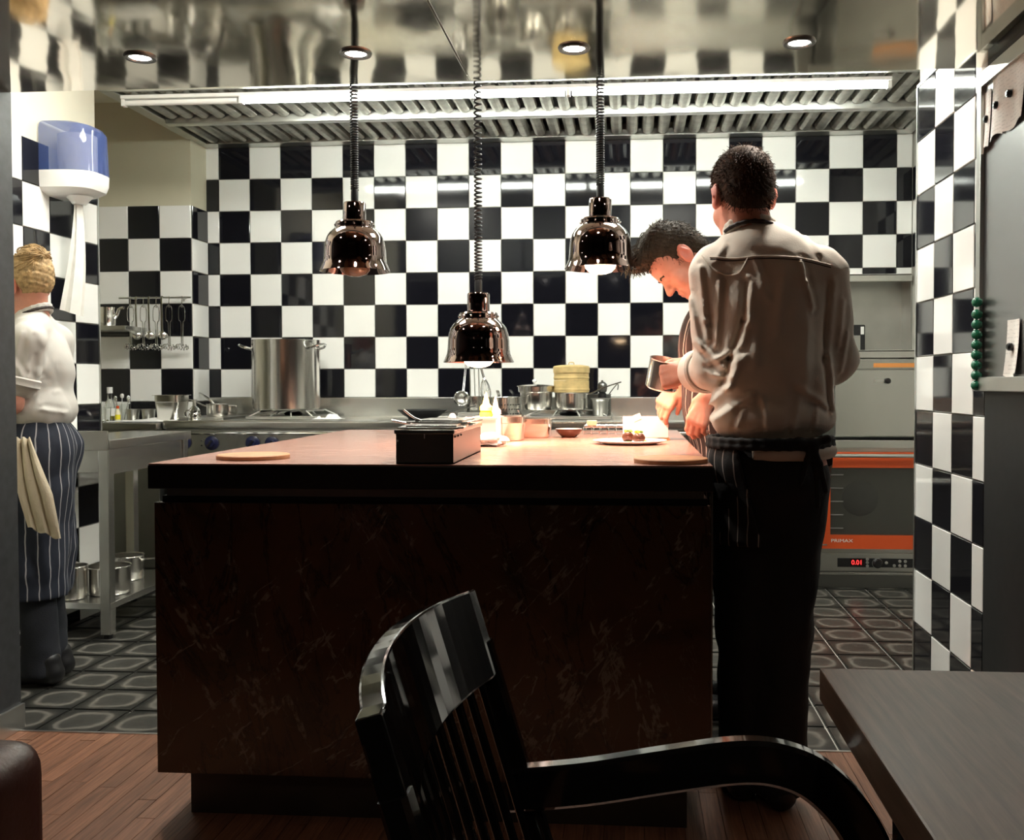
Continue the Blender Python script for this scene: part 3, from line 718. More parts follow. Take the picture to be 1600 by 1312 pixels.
for px_, lab in ((204, 'leftmost wire whisk hanging from the rail'), (224, 'second wire whisk from the left on the rail'), (244, 'third wire whisk from the left on the rail'), (264, 'fourth wire whisk from the left on the rail'), (284, 'rightmost wire whisk hanging from the rail')):
    x = at(px_, 500, 5.69).x; zt = zr-.05; zb = at(px_, 542, 5.69).z
    t = thing('wire_whisk', (x, 5.69, zb), lab, 'whisk', 'hanging wire whisks')
    MB().tube(s_hook(x, 0), .0022, 6).build('hook', 'chrome', t)
    MB().tube(spline([(x-.004, 5.69, zb+.005), (x-.005, 5.69, zt-.11), (x-.018, 5.69, zt-.085), (x-.018, 5.69, zt-.02), (x-.006, 5.69, zt), (x+.006, 5.69, zt), (x+.018, 5.69, zt-.02), (x+.018, 5.69, zt-.085), (x+.007, 5.69, zt-.11), (x+.006, 5.69, zb+.005)], 5), .0028, 6).build('handle', 'chrome', t)
    P = []
    for k in range(61):
        a = k/60*2*math.pi; rr_ = .033+.006*math.cos(11*a); P.append((x+rr_*math.cos(a), 5.69+rr_*.8*math.sin(a), zb-.010*math.sin(a)+.010*math.sin(11*a)))
    MB().tube(P, .0026, 5).build('coil', 'chrome', t)
# wall shelf with jug
p0 = at(150, 508, 5.55); p1 = at(196, 512, 5.50)
ws = thing('wall_shelf', (p0.x, 5.65, p1.z), 'short steel wall shelf at the left of the recess', 'shelf')
MB().box(p0.x-.15, p1.x, 5.50, 5.752, p1.z-.012, p1.z+.014).build('board', 'steel', ws, .004)
MB().prism([(5.752, p1.z-.012), (5.56, p1.z-.012), (5.752, p1.z-.07)], 0, p1.x-.02, p1.x-.012).build('bracket', 'steel', ws)
c = Vector((at(168, 500, 5.60).x, 5.60, p1.z+.014))
t = thing('steel_jug', c, 'steel jug with spout on the short wall shelf', 'jug')
MB().lathe([(0, 0), (.042, 0), (.045, .005), (.047, .06), (.040, .10), (.043, .115), (.041, .115), (.038, .10), (.044, .06), (.042, .007), (0, .006)], c, 28, cap=False).build('body', 'steel_pot', t)
MB().tube(spline([c+Vector((.043, 0, .05)), c+Vector((.06, 0, .075)), c+Vector((.075, 0, .105)), c+Vector((.10, 0, .112))], 5), [.012]*5+[.010]*5+[.008]*6, 10).build('spout', 'steel_pot', t)
# ---------------------------------------------------------------- work table on the left
TX0, TX1, TY0, TY1, TZ = -2.668, -2.325, 4.175, 4.99, .905
wtab = thing('work_table', (-2.5, 4.6, 0), 'stainless work table with open lower shelf beside the blond cook', 'table')
MB().box(TX0, TX1, TY0, TY1, TZ-.045, TZ).build('table_top', 'steel_top', wtab, .004)
MB().box(TX0, TX1-.004, TY0-.012, TY0, TZ-.048, TZ+.04).build('end_upstand', 'steel_dull', wtab, .003)
MB().box(TX1-.03, TX1-.02, TY0+.05, TY1-.06, TZ-.16, TZ-.045).build('side_apron', 'steel', wtab, .002)
MB().box(TX0+.05, TX1-.05, TY0+.01, TY0+.02, TZ-.15, TZ-.045).build('end_apron', 'steel_dull', wtab, .002)
for x in (TX0+.03, TX1-.035):
    for y in (TY0+.03, TY1-.04):
        lg = MB().box(x-.024, x+.024, y-.024, y+.024, .02, TZ-.045).build('leg', 'steel', wtab, .003)
        MB().lathe([(.018, 0), (.02, .004), (.018, .022)], (x, y, 0), 14).build('foot', 'rubber_black', lg)
MB().box(TX0+.01, TX1-.01, TY0+.01, TY1-.02, .135, .165).build('shelf', 'steel_top', wtab, .003)
SZ = .1655
pan('saucepan', (-2.46, 4.40, SZ), .095, .13, 'shiny steel saucepan on the work table shelf behind the front leg', 'saucepan', handle=-.2+math.pi, hlen=.22, hup=.06, group='saucepans on the table shelf')
pan('saucepan', (-2.55, 4.72, SZ), .085, .12, 'steel saucepan at the back of the table shelf, handle towards the island', 'saucepan', handle=.05, hlen=.24, hup=.02, group='saucepans on the table shelf')
pan('saucepan', (-2.575, 4.22+.055, SZ), .07, .15, 'tall steel pot on the table shelf beside the striped apron', 'saucepan', handle=2.2, hlen=.14, hup=.10, group='saucepans on the table shelf')
# ---------------------------------------------------------------- paper towel dispenser on the pillar
yd0, yd1 = 4.235, 4.495; dxc = -2.674
dsp = thing('paper_dispenser', (-2.60, 4.365, 2.02), 'wall paper dispenser with blue clear cover and white base', 'dispenser')
zb0 = at(115, 308, 4.34).z; zm = at(115, 272, 4.34).z; ztp = at(110, 195, 4.34).z
def dring(z, gx, gy):
    cx = dxc; cyy = (yd0+yd1)/2; w = (yd1-yd0)/2*gy; dx = .228*gx; out = []
    for k in range(25):
        a = -math.pi/2+math.pi*k/24; ca, sa = math.cos(a), math.sin(a)
        out.append((cx+dx*abs(ca)**.55, cyy+w*math.copysign(abs(sa)**.55, sa), z))
    return out
def dshell(levels):
    n = 25; v = [p for lv in levels for p in dring(*lv)]; f = [(i*n+k, i*n+k+1, (i+1)*n+k+1, (i+1)*n+k) for i in range(len(levels)-1) for k in range(n-1)]
    f += [tuple(range(n)), tuple(range((len(levels)-1)*n, len(levels)*n))]
    return MB().add(v, f)
dshell([(zb0+.0, .35, .5), (zb0+.012, .75, .85), (zb0+.03, .93, .98), (zb0+.06, .99, 1.), (zm, 1., 1.)]).build('base', 'plastic_white', dsp)
dshell([(zm+.001, 1.003, 1.003), (zm+.10, .98, 1.), (ztp-.035, .96, .99), (ztp-.012, .88, .93), (ztp, .70, .82)]).build('cover', 'plastic_blue', dsp)
MB().lathe([(.018, 0), (.085, .0), (.085, .17), (.018, .17)], (-2.565, 4.365, zm+.01), 32).build('paper_roll', 'paper', dsp)
MB().lathe([(.03, -.03), (.045, -.01), (.06, .005)], (-2.56, 4.365, zb0), 24).build('outlet', 'plastic_white', dsp)
pt0 = at(125, 318, 4.3)
def strip(u, v):
    z = zb0-.02-v*.50; tw = .2+.9*v; w = .045+.04*v
    return Vector((-2.565+.012*math.sin(3*v)-.045*v+(u-.5)*w*math.sin(tw)*1.2, 4.365+(u-.5)*w*math.cos(tw)+.012*math.sin(9*u), z-.03*u*v*v))
MB().grid(strip, 7, 16).build('hanging_paper', 'paper', dsp, solid=.001)
q = at(133, 415, 4.5)
tg = thing('wall_switch', (-2.67, 4.52, q.z), 'small white rounded box on the pillar tiles beside the hanging paper', 'switch')
MB().box(-2.674, -2.645, 4.48, 4.545, q.z-.035, q.z+.035).build('housing', 'plastic_white', tg, .012, segs=3)
MB().box(-2.646, -2.642, 4.495, 4.53, q.z-.018, q.z+.018).build('button', 'plastic_white', tg, .001)
# ---------------------------------------------------------------- alcove ovens
ov = thing('convection_oven', (1.36, 5.75, 0), 'convection oven with orange door frame and red digital display', 'oven')
OX0, OX1, OY = 1.04, 1.695, 5.50
MB().box(OX0, OX1, OY+.02, 6.12, .10, .80).build('body', 'steel_dull', ov, .003)
MB().box(OX0+.01, OX1, OY+.012, 6.10, 0, .10).build('base', 'steel_dark', ov, .003)
MB().box(OX0-.002, OX1, OY+.004, OY+.03, .075, .090).build('base_rail', 'steel', ov, .003)
MB().box(OX0, OX1, OY-.004, OY+.03, .787, .832).build('top_rail', 'steel', ov, .004)
dr = MB()
gx0, gx1, gz0, gz1 = 1.123, 1.66, .302, .679
dr.box(OX0+.018, gx0, OY-.014, OY+.012, .225, .765).box(gx1, OX1, OY-.014, OY+.012, .225, .765).box(gx0, gx1, OY-.014, OY+.012, .225, gz0).box(gx0, gx1, OY-.014, OY+.012, gz1, .765)
door = dr.build('door', 'oven_orange', ov)
MB().box(gx0-.002, gx1+.002, OY-.012, OY-.008, gz0-.002, gz1+.002).build('door_glass', 'oven_glass', door)
MB().tube([(OX0+.03, OY-.05, .748), (OX1-.01, OY-.05, .748)], .011, 12).build('door_handle', 'aluminium', door)
for x in (OX0+.06, OX1-.05): MB().tube([(x, OY-.05, .748), (x, OY-.01, .748)], .007, 8).build('handle_post', 'aluminium', door)
MB().box(OX0+.03, OX0+.065, OY-.016, OY-.013, .243, .250).build('badge', 'aluminium', door)
MB().box(gx0, gx1, OY+.015, OY+.0195, gz0, gz1).build('oven_cavity', 'oven_inside', ov)
MB().lathe([(.10, 0), (.10, .004), (.088, .006), (.03, .006), (.03, .003), (0, .003)], (1.29, OY+.0155, .505), 40, frame_to((0, -1, 0)), cap=False).build('fan_cover', 'steel_dark', ov)
for side in (gx0+.005, gx1-.075):
    for k in range(5):
        z = gz0+.035+k*.075; MB().tube([(side, OY+.008, z), (side+.07, OY+.008, z)], .0032, 6).build('rack_rail', 'plastic_white', ov)
MB().box(OX0+.02, OX1, OY-.008, OY+.02, .098, .198).build('control_panel', 'steel_dull', ov, .003)
MB().box(1.164, 1.64, OY-.0105, OY-.0075, .122, .172).build('control_glass', 'plastic_black', ov)
cp = MB().box(1.235, 1.312, OY-.0115, OY-.0102, .130, .170).build('display', 'display_dark', ov)
def text_mesh(name, body, size, loc, mt, parent, rx=math.pi/2, sxy=(1, 1), shear=0.):
    cu = bpy.data.curves.new(name, 'FONT'); cu.body = body; cu.size = size; cu.extrude = .0004; cu.shear = shear
    tmp = bpy.data.objects.new(name, cu); COL.objects.link(tmp)
    dg = bpy.context.evaluated_depsgraph_get(); me = bpy.data.meshes.new_from_object(tmp.evaluated_get(dg))
    bpy.data.objects.remove(tmp)
    me.transform(Matrix.Diagonal((sxy[0], sxy[1], 1, 1))); me.transform(Matrix.Rotation(rx, 4, 'X')); me.transform(Matrix.Translation(Vector(loc)-ORG[parent]))
    me.materials.clear(); me.materials.append(M[mt]); return link(name, me, parent)
text_mesh('display_digits', '0.01', .036, (1.240, OY-.0125, .137), 'display_red', cp)
text_mesh('brand_lettering', 'PRIMAX', .030, (1.126, OY-.0155, .262), 'plastic_white', door, sxy=(1.15, .85))
MB().lathe([(.027, 0), (.027, .010), (.021, .016), (.019, .020), (.0, .020)], (1.382, OY-.011, .145), 28, frame_to((0, -1, 0)), cap=False).build('selector_knob', 'plastic_black', ov)
MB().lathe([(.029, 0), (.029, .004), (.025, .004)], (1.382, OY-.011, .145), 28, frame_to((0, -1, 0)), cap=False).build('knob_ring', 'aluminium', ov)
for x, z in ((1.328, .167), (1.328, .148), (1.328, .129), (1.432, .148), (1.475, .132), (1.505, .132), (1.535, .132), (1.505, .157), (1.535, .157)):
    MB().lathe([(.009, 0), (.008, .002), (0, .0025)], (x, OY-.0108, z), 14, frame_to((0, -1, 0)), cap=False).build('button', 'aluminium', ov)
ap = thing('steel_cabinet', (1.43, 5.8, .84), 'plain steel warming cabinet with small knob above the orange oven', 'cabinet')
AX = 1.16; 
MB().box(AX, 1.695, 5.57, 6.12, .845, 1.285).build('body', 'steel_dull', ap, .003)
dd = MB().box(AX, 1.695, 5.548, 5.569, .852, 1.222).build('door', 'steel', ap, .003)
MB().lathe([(.004, 0), (.004, .012), (.014, .014), (.016, .022), (.010, .03), (0, .031)], (1.445, 5.548, 1.162), 20, frame_to((0, -1, 0)), cap=False).build('knob', 'plastic_black', dd)
MB().box(1.37, 1.43, 5.5455, 5.548, 1.155, 1.17).build('name_plate', 'aluminium', dd)
MB().box(AX, 1.695, 5.552, 5.57, 1.228, 1.284).build('top_fascia', 'steel_dull', ap, .003)
MB().box(1.37, 1.68, 5.5485, 5.552, 1.238, 1.262).build('sticker', 'sticker_orange', ap)
MB().box(AX-.02, 1.70, 5.60, 6.12, .833, .845).build('base_gap', 'black_paint', ap)
for nm, z0, z1, yy, lab in (('alcove_shelf', 1.292, 1.338, 5.60, 'lower steel shelf directly above the plain cabinet'), ('alcove_shelf', 1.760, 1.806, 5.955, 'upper steel shelf edge below the checkered tiles')):
    s_ = thing(nm, (1.38, yy+.2, z0), lab, 'shelf')
    MB().box(AX0+.005, 1.695, yy, 6.19, z1-.012, z1).build('board', 'steel', s_, .003)
    MB().box(AX0+.005, 1.695, yy, yy+.012, z0, z1).build('front_lip', 'steel', s_, .004)
q0 = at(1329, 507, 6.12); q1 = at(1353, 546, 6.12)  # panel added in place of a cut-out, pale squares for the tiles behind
fr = thing('cutout_panel', ((q0.x+q1.x)/2, 6.15, 1.338), 'small black panel with pale squares standing in for a rounded opening in the steel alcove', 'panel')
MB().box(q0.x-.02, q1.x, 6.14, 6.155, 1.3385, q0.z).build('frame', 'plastic_black', fr, .012, segs=3)
MB().box(q1.x-.028, q1.x-.008, 6.1385, 6.141, q0.z-.06, q0.z-.012).build('light_square', 'white_tile', fr)
MB().box(q0.x-.015, q1.x-.030, 6.1385, 6.141, 1.35, q0.z-.066).build('light_square', 'steel_dull', fr)
# ---------------------------------------------------------------- notice board at the right
bd = thing('notice_board', (1.06, 2.3, 1.13), 'brushed steel magnetic board on the dark wall', 'board')
BX = 1.064
MB().box(BX, 1.075, 1.2, 3.005, 1.135, 2.04).build('sheet', 'board_steel', bd)
MB().box(BX-.012, 1.075, 3.005, 3.042, 1.13, 2.085).build('frame_side', 'steel_dull', bd, .002)
MB().box(BX-.012, 1.075, 1.2, 3.005, 2.04, 2.085).build('frame_top', 'steel_dull', bd, .002)
MB().box(BX-.02, 1.075, 1.2, 3.040, 1.13, 1.172).build('frame_bottom', 'aluminium', bd, .003)
def sheet(y0, y1, z0, z1, lab, curl, seed):
    rnd = random.Random(seed); ph = rnd.random()*6
    def fn(u, v):
        return Vector((BX-.002-curl*(1-v)**2*(.3+.7*math.sin(3*u+ph)**2)-.002*math.sin(6*u+ph), y0+(y1-y0)*u, z0+(z1-z0)*v+.006*math.sin(5*u+ph)*(1-v)))
    o = MB().grid(fn, 10, 12).build('paper_sheet', 'printed_paper', None, solid=.0006); return tag(o, lab, 'paper', 'papers on the steel board')
def magnet(y, z, lab, mt='plastic_black', rr=.011, grp='dark magnets on the papers'):
    t = thing('magnet', (BX, y, z), lab, 'magnet', grp)
    MB().lathe([(rr, 0), (rr, .008), (rr*.85, .011), (0, .011)], (BX-.004, y, z), 18, frame_to((-1, 0, 0)), cap=False).build('body', mt, t)
    MB().lathe([(rr*.6, .0111), (rr*.6, .013), (0, .013)], (BX-.004, y, z), 14, frame_to((-1, 0, 0)), cap=False).build('cap', mt, t)
sheet(2.945, 3.03, 1.845, 2.02, 'leftmost printed sheet at the top of the steel board', .012, 1)
sheet(2.85, 2.94, 1.865, 2.04, 'middle printed sheet at the top of the steel board', .012, 2)
sheet(2.70, 2.845, 1.865, 2.06, 'widest printed sheet at the top right of the steel board', .010, 3)
sheet(2.72, 2.805, 1.175, 1.33, 'single printed sheet low on the steel board', .012, 4)
magnet(2.97, 1.935, 'dark round magnet on the leftmost top sheet')
magnet(2.895, 1.955, 'dark round magnet on the middle top sheet')
magnet(2.80, 1.96, 'dark round magnet on the widest top sheet')
magnet(2.775, 1.255, 'dark round magnet on the single low sheet')
for k in range(9):
    ordn = ['topmost', 'second from top', 'third from top', 'fourth from top', 'fifth from top', 'sixth from top', 'seventh from top', 'eighth from top', 'lowest'][k]
    z = 1.397-.0305*k-(.006 if k else 0); yy = 2.996
    t = thing('green_magnet', (BX-.02, yy, z-.014), f'green round magnet, {ordn} of the row on the board frame', 'magnet', 'green magnets on the board frame')
    MB().lathe([(0, -.002), (.009, -.002), (.012, .002), (.0145, .008), (.0145, .016), (.012, .022), (.006, .026), (0, .027)], (BX-.010, yy, z), 20, frame_to((-1, 0, 0)), cap=False).build('body', 'green_magnet', t)
    MB().lathe([(.0152, .010), (.0158, .012), (.0152, .014)], (BX-.010, yy, z), 20, frame_to((-1, 0, 0)), cap=False).build('grip_ring', 'green_magnet', t)
# ---------------------------------------------------------------- things standing on the range
def on(px_, Y, z): 
    p = at(px_, 650, Y); return Vector((p.x, Y, z))
c = on(660, 5.55, RZ)
t = pan('frying_pan', c, .085, .055, 'black iron frying pan on the range, handle pointing right', 'frying pan', mt='iron', handle=-.05, flare=.055, hlen=.20, hup=.045, hz=.6, hm='steel_dark')
# utensil crock with sieve, spatulas and whisk
c = on(742, 5.72, RZ)
t = thing('utensil_holder', c, 'tall steel container holding big kitchen tools', 'container')
MB().lathe([(0, 0), (.060, 0), (.062, .004), (.066, .13), (.069, .132), (.063, .131), (.059, .006), (0, .006)], c, 28, cap=False).build('body', 'steel_pot', t)
q = at(721, 622, 5.66)
s_ = thing('wire_sieve', q, 'round wire sieve standing in the tall steel container', 'sieve')
MB().lathe([(.040, 0), (.046, .003), (.040, .006)], q+Vector((0, 0, .0)), 28, frame_to((.1, -1, .15)), cap=False).build('rim', 'chrome', s_)
MB().lathe([(.042, .002), (.036, -.016), (.022, -.028), (0, -.033)], q, 24, frame_to((.1, -1, .15)), cap=False).build('mesh_bowl', 'steel_dull', s_)
for dx in (-.004, .004):
    MB().tube([q+Vector((.012+dx, 0, .043)), at(728, 570, 5.70)+Vector((dx, 0, 0))], .0025, 6).build('handle_wire', 'chrome', s_)
for i, (px0, px1, lab) in enumerate(((736, 734, 'left flat steel spatula in the tall container'), (743, 741, 'middle flat steel spatula in the tall container'), (749, 748, 'right flat steel spatula in the tall container'))):
    a = at(px0, 640, 5.72); b = at(px1, 571, 5.72); d = MB().tube([a, (a+b)/2, b], .004, flat=(.018, .004)).build('spatula', 'steel_dull'); tag(d, lab, 'spatula', 'spatulas in the tall container')
wq0 = at(757, 572, 5.72); wq1 = at(752, 600, 5.72)
w = thing('balloon_whisk', at(760, 625, 5.72), 'balloon whisk standing in the tall container', 'whisk')
for k in range(6):
    a = math.pi*k/6; dx = Vector((math.cos(a)*.03, math.sin(a)*.03, 0)); base = at(756, 588, 5.72); 
    MB().tube(spline([base, base+dx*.8+Vector((.006, 0, -.05)), base+dx+Vector((.012, 0, -.11)), base+Vector((.018, 0, -.14)), base-dx+Vector((.012, 0, -.11)), base-dx*.8+Vector((.006, 0, -.05)), base], 4), .0015, 5).build('wire', 'chrome', w)
MB().tube([at(756, 590, 5.72), at(750, 570, 5.72)], .007, 8).build('handle', 'steel_pot', w)
# stack of flat trays behind the bottles
for k in range(3):
    c = on(748, 5.58, RZ+.0005+k*.0135)
    o = MB().box(c.x-.11, c.x+.10, 5.50, 5.62, c.z, c.z+.012).build('baking_tray', 'aluminium', None, .003)
    tag(o, ['lowest', 'middle', 'topmost'][k]+' flat tray of the small stack on the range', 'tray', 'stacked flat trays')
# perforated pan and big round bain marie
c = on(787, 5.50, RZ)
t = pan('perforated_pot', c, .088, .13, 'perforated steel pot on the range behind the yellow bottles', 'pot', handle=1.9, hlen=.1, hup=.06)
hl = MB()
for r_ in range(3):
    for k in range(16):
        a = math.pi+math.pi*k/16+.1*r_; hl.sphere(c+Vector((.0885*math.cos(a), .0885*math.sin(a), .035+.026*r_)), .0042, 6, 4)
hl.build('holes', 'black_paint', t)
c = on(838, 5.62, GZ); 
t = thing('bain_marie_pot', c, 'round steel pot with overhanging lid and white knob', 'pot')
MB().lathe([(0, 0), (.088, 0), (.092, .006), (.094, .10), (.104, .104), (.106, .135), (.102, .135), (.09, .1), (.088, .008), (0, .007)], c, 40, cap=False).build('body', 'steel_pot', t)
ld_ = MB().lathe([(.112, .135), (.113, .139), (.08, .146), (0, .150)], c, 40, cap=False).build('lid', 'steel_pot', t)
MB().sphere(c+Vector((-.01, 0, .168)), (.014, .014, .011), 14, 8).build('lid_knob', 'plastic_white', ld_)
MB().tube([c+Vector((-.01, 0, .148)), c+Vector((-.01, 0, .16))], .004, 8).build('knob_stem', 'chrome', ld_)
# pot with bamboo steamer
c = on(893, 5.62, GZ)
pan('saucepan', c, .098, .10, 'steel saucepan under the bamboo steamer', 'saucepan', handle=-.25, hlen=.20, hup=.07, hz=.9)
zb = GZ+.1025
st = thing('bamboo_steamer', (c.x, c.y, zb), 'two tier round bamboo steamer with woven lid', 'steamer')
for k, (h0, h1, r_) in enumerate(((0, .066, .103), (.067, .122, .102))):
    MB().lathe([(r_-.012, h0), (r_, h0), (r_, h1), (r_-.012, h1)], (c.x, c.y, zb), 48, cap=False).build('tier', 'bamboo', st)
    MB().lathe([(r_+.0003, h0+.010), (r_+.0025, h0+.012), (r_+.0025, h0+.020), (r_+.0003, h0+.022)], (c.x, c.y, zb), 48, cap=False).build('band', 'bamboo', st)
lid = MB().lathe([(.106, .112), (.107, .145), (.10, .152), (.06, .158), (0, .160)], (c.x, c.y, zb), 48, cap=False).build('lid', 'bamboo', st)
MB().tube(spline([(c.x-.015, c.y, zb+.158), (c.x-.012, c.y, zb+.172), (c.x+.012, c.y, zb+.172), (c.x+.015, c.y, zb+.158)], 4), .003, 6).build('loop', 'bamboo', lid)
# dark cup, pepper mill, ladle
c = on(938, 5.56, GZ-.03)
c.z = RZ+.021
t = thing('steel_beaker', c, 'dark steel beaker right of the bamboo steamer', 'beaker')
MB().lathe([(0, 0), (.040, 0), (.043, .005), (.046, .08), (.052, .095), (.056, .098), (.056, .101), (.049, .098), (.043, .08), (.039, .006), (0, .006)], c, 32, cap=False).build('body', 'steel_dull', t)
c = on(941, 5.74, RZ+.021)
t = thing('pepper_mill', c, 'black pepper mill with grey round head', 'pepper mill')
MB().lathe([(0, 0), (.030, 0), (.030, .02), (.022, .05), (.026, .10), (.024, .125), (.018, .13)], c, 24, cap=False).build('body', 'rubber_black', t)
MB().lathe([(.018, .13), (.026, .138), (.030, .16), (.028, .18), (.018, .192), (.006, .196), (.006, .203), (0, .205)], c, 24, cap=False).build('head', 'steel_dark', t)
a = at(948, 622, 5.80); b = at(963, 601, 5.80)
t = thing('hooked_spoon', a, 'steel spoon with hooked handle end leaning behind the pepper mill', 'spoon')
MB().tube(spline([at(944, 650, 5.80)+Vector((0, 0, .03)), a, b, at(966, 602, 5.80), at(965, 609, 5.80)], 6), .0035, 7).build('handle', 'steel_dark', t)
MB().sphere(at(944, 650, 5.80)+Vector((0, 0, .03)), (.02, .012, .014), 12, 7).build('bowl', 'steel_dark', t)
c = on(935, 5.82, RZ+.021)
t = pan('saucepan', c, .075, .12, 'dark saucepan at the back beside the pepper mill', 'saucepan', mt='steel_dark', handle=2.6, hlen=.12, hup=.02)
# ---------------------------------------------------------------- things on the island
def disc_board(px_, py_, r_, lab):
    c = atz(px_, py_, IZ); t = thing('serving_board', c, lab, 'board', 'round serving boards')
    MB().lathe([(0, 0), (r_-.001, 0), (r_, .002), (r_, .010), (r_-.002, .012), (0, .012)], c, 56, cap=False).build('disc', 'cork', t)
    MB().lathe([(r_-.014, .0121), (r_-.012, .0126), (r_-.010, .0121)], c, 56, cap=False).build('edge_groove', 'cork', t)
disc_board(396, 716, .098, 'round wooden board at the left end of the island')
disc_board(1048, 722, .096, 'round wooden board at the right front corner of the island')
# long box of lids
bx0 = atz(619, 725, IZ); bx1 = atz(709, 725, IZ); by1 = 2.90
X_0, X_1, Y_0 = bx0.x, bx1.x, bx0.y
bxt = thing('storage_box', ((X_0+X_1)/2, 2.7, IZ), 'long dark metal box with open top at the island front', 'box')
hB = .078
b_ = MB().box(X_0, X_1, Y_0, Y_0+.003, IZ, IZ+hB).box(X_0, X_1, by1-.003, by1, IZ, IZ+hB).box(X_0, X_0+.003, Y_0, by1, IZ, IZ+hB).box(X_1-.003, X_1, Y_0, by1, IZ, IZ+hB).box(X_0, X_1, Y_0, by1, IZ, IZ+.004)
b_.build('body', 'steel_dark', bxt)
rm = MB().box(X_0-.004, X_1+.004, Y_0-.004, Y_0+.006, IZ+hB, IZ+hB+.010).box(X_0-.004, X_1+.004, by1-.006, by1+.004, IZ+hB, IZ+hB+.010).box(X_0-.004, X_0+.006, Y_0+.006, by1-.006, IZ+hB, IZ+hB+.010).box(X_1-.006, X_1+.004, Y_0+.006, by1-.006, IZ+hB, IZ+hB+.010)
rm.build('rim', 'steel_pot', bxt, .001)
for k in range(3): MB().sphere((X_1+.001, Y_0+.02+.045*k, IZ+hB-.008), .003, 8, 5).build('rivet', 'iron', bxt)
MB().sphere((X_0+.004, Y_0-.001, IZ+hB-.018), .0028, 8, 5).build('rivet', 'plastic_white', bxt)
MB().box((X_0*.5+X_1*.5)-.0012, (X_0*.5+X_1*.5)+.0012, Y_0-.0015, Y_0, IZ+hB-.012, IZ+hB+.002).build('seam_mark', 'plastic_white', bxt)
for k, (y0, y1, dz, tw) in enumerate(((Y_0+.03, Y_0+.22, .0115, .10), (Y_0+.16, Y_0+.36, .0205, -.06))):
    cx_ = (X_0+X_1)/2+.005*k; mx = rotm('Z', tw)
    l_ = thing('pan_lid', (cx_, (y0+y1)/2, IZ+hB+dz), ['lower flat steel lid resting on the long box', 'upper flat steel lid with raised handle on the long box'][k], 'lid', 'lids on the long box')
    MB().obox((cx_, (y0+y1)/2, IZ+hB+dz+.002), (.086, (y1-y0)/2, .002), mx).build('plate', 'steel_pot', l_, .001)
    MB().obox((cx_, (y0+y1)/2, IZ+hB+dz+.006), (.066, (y1-y0)/2-.02, .002), mx).build('raised_centre', 'steel_pot', l_, .001)
    if k == 1:
        P = spline([(cx_-.055, y0+.03, IZ+hB+dz+.006), (cx_-.075, y0+.02, IZ+hB+dz+.016), (cx_-.10, y0+.015, IZ+hB+dz+.036)], 5)
        MB().tube(P, .004, flat=(.014, .004)).build('grip', 'steel_pot', l_)
# low steel pot right behind the box
c = atz(722, 690, IZ); c = Vector((at(700, 690, 3.25).x-.02, 3.25, IZ))
pan('saucepan', c, .085, .072, 'low steel pan behind the long box on the island', 'saucepan', handle=2.75, hlen=.12, hup=.02)
MBc = MB().sphere((c.x+.035, c.y, IZ+.085), (.014, .014, .02), 12, 8); tag(MBc.build('egg', 'plastic_white'), 'white egg shaped ball resting on the low steel pan', 'egg')
# white insulated container under the lamp with squeeze bottles
c = Vector((at(762, 690, 3.30).x, 3.30, IZ))
cr = thing('white_tub', c, 'white rectangular tub glowing under the lowest heat lamp', 'tub')
def open_box(x0, x1, y0, y1, z0, z1, th=.003):
    return MB().box(x0, x1, y0, y0+th, z0, z1).box(x0, x1, y1-th, y1, z0, z1).box(x0, x0+th, y0+th, y1-th, z0, z1).box(x1-th, x1, y0+th, y1-th, z0, z1).box(x0, x1, y0, y1, z0, z0+th)
open_box(c.x-.062, c.x+.035, c.y-.05, c.y+.16, IZ, IZ+.088).build('body', 'plastic_white', cr)
MB().box(c.x-.068, c.x+.041, c.y-.056, c.y-.046, IZ+.084, IZ+.092).build('front_rim', 'plastic_white', cr, .002)
for k, (dx, dy, mt_, h_, lab) in enumerate(((-.012, .05, 'yellow_plastic', .165, 'yellow squeeze bottle with pointed cap in the white tub'), (.012, .115, 'cream_liquid', .15, 'pale squeeze bottle with pointed cap in the white tub'))):
    q = c+Vector((dx, dy, .004)); r_ = .020 if k else .022
    t = thing('squeeze_bottle', q, lab, 'bottle', 'squeeze bottles')
    MB().lathe([(0, 0), (r_, 0), (r_+.001, .004), (r_+.001, h_-.07), (r_-.004, h_-.055), (0, h_-.055)], q, 24, cap=False).build('bottle', mt_, t)
    MB().lathe([(r_, h_-.058), (r_, h_-.045), (r_*.55, h_-.035), (r_*.3, h_-.01), (.002, h_+.006), (0, h_+.006)], q, 20, cap=False).build('nozzle_cap', 'lime_plastic' if k == 0 else 'plastic_white', t)
# steel pan beside it and deeper copper-lit pan
c = Vector((at(790, 690, 3.45).x+.012, 3.47, IZ))
gn_pan('gastronorm_pan', c, .115, .15, .088, 'narrow steel pan right beside the white tub', cat='pan')
c = Vector((at(829, 684, 3.62).x, 3.66, IZ))
t = gn_pan('gastronorm_pan', c, .155, .13, .072, 'rounded steel pan glowing orange right of the white tub', cat='pan', taper=.90)
a = c+Vector((-.005, 0, .03)); tag(MB().tube([a, a+Vector((-.045, -.02, .075))], .004, flat=(.022, .003)).build('pastry_scraper', 'chrome'), 'flat steel scraper sticking out of the glowing steel pan', 'scraper')
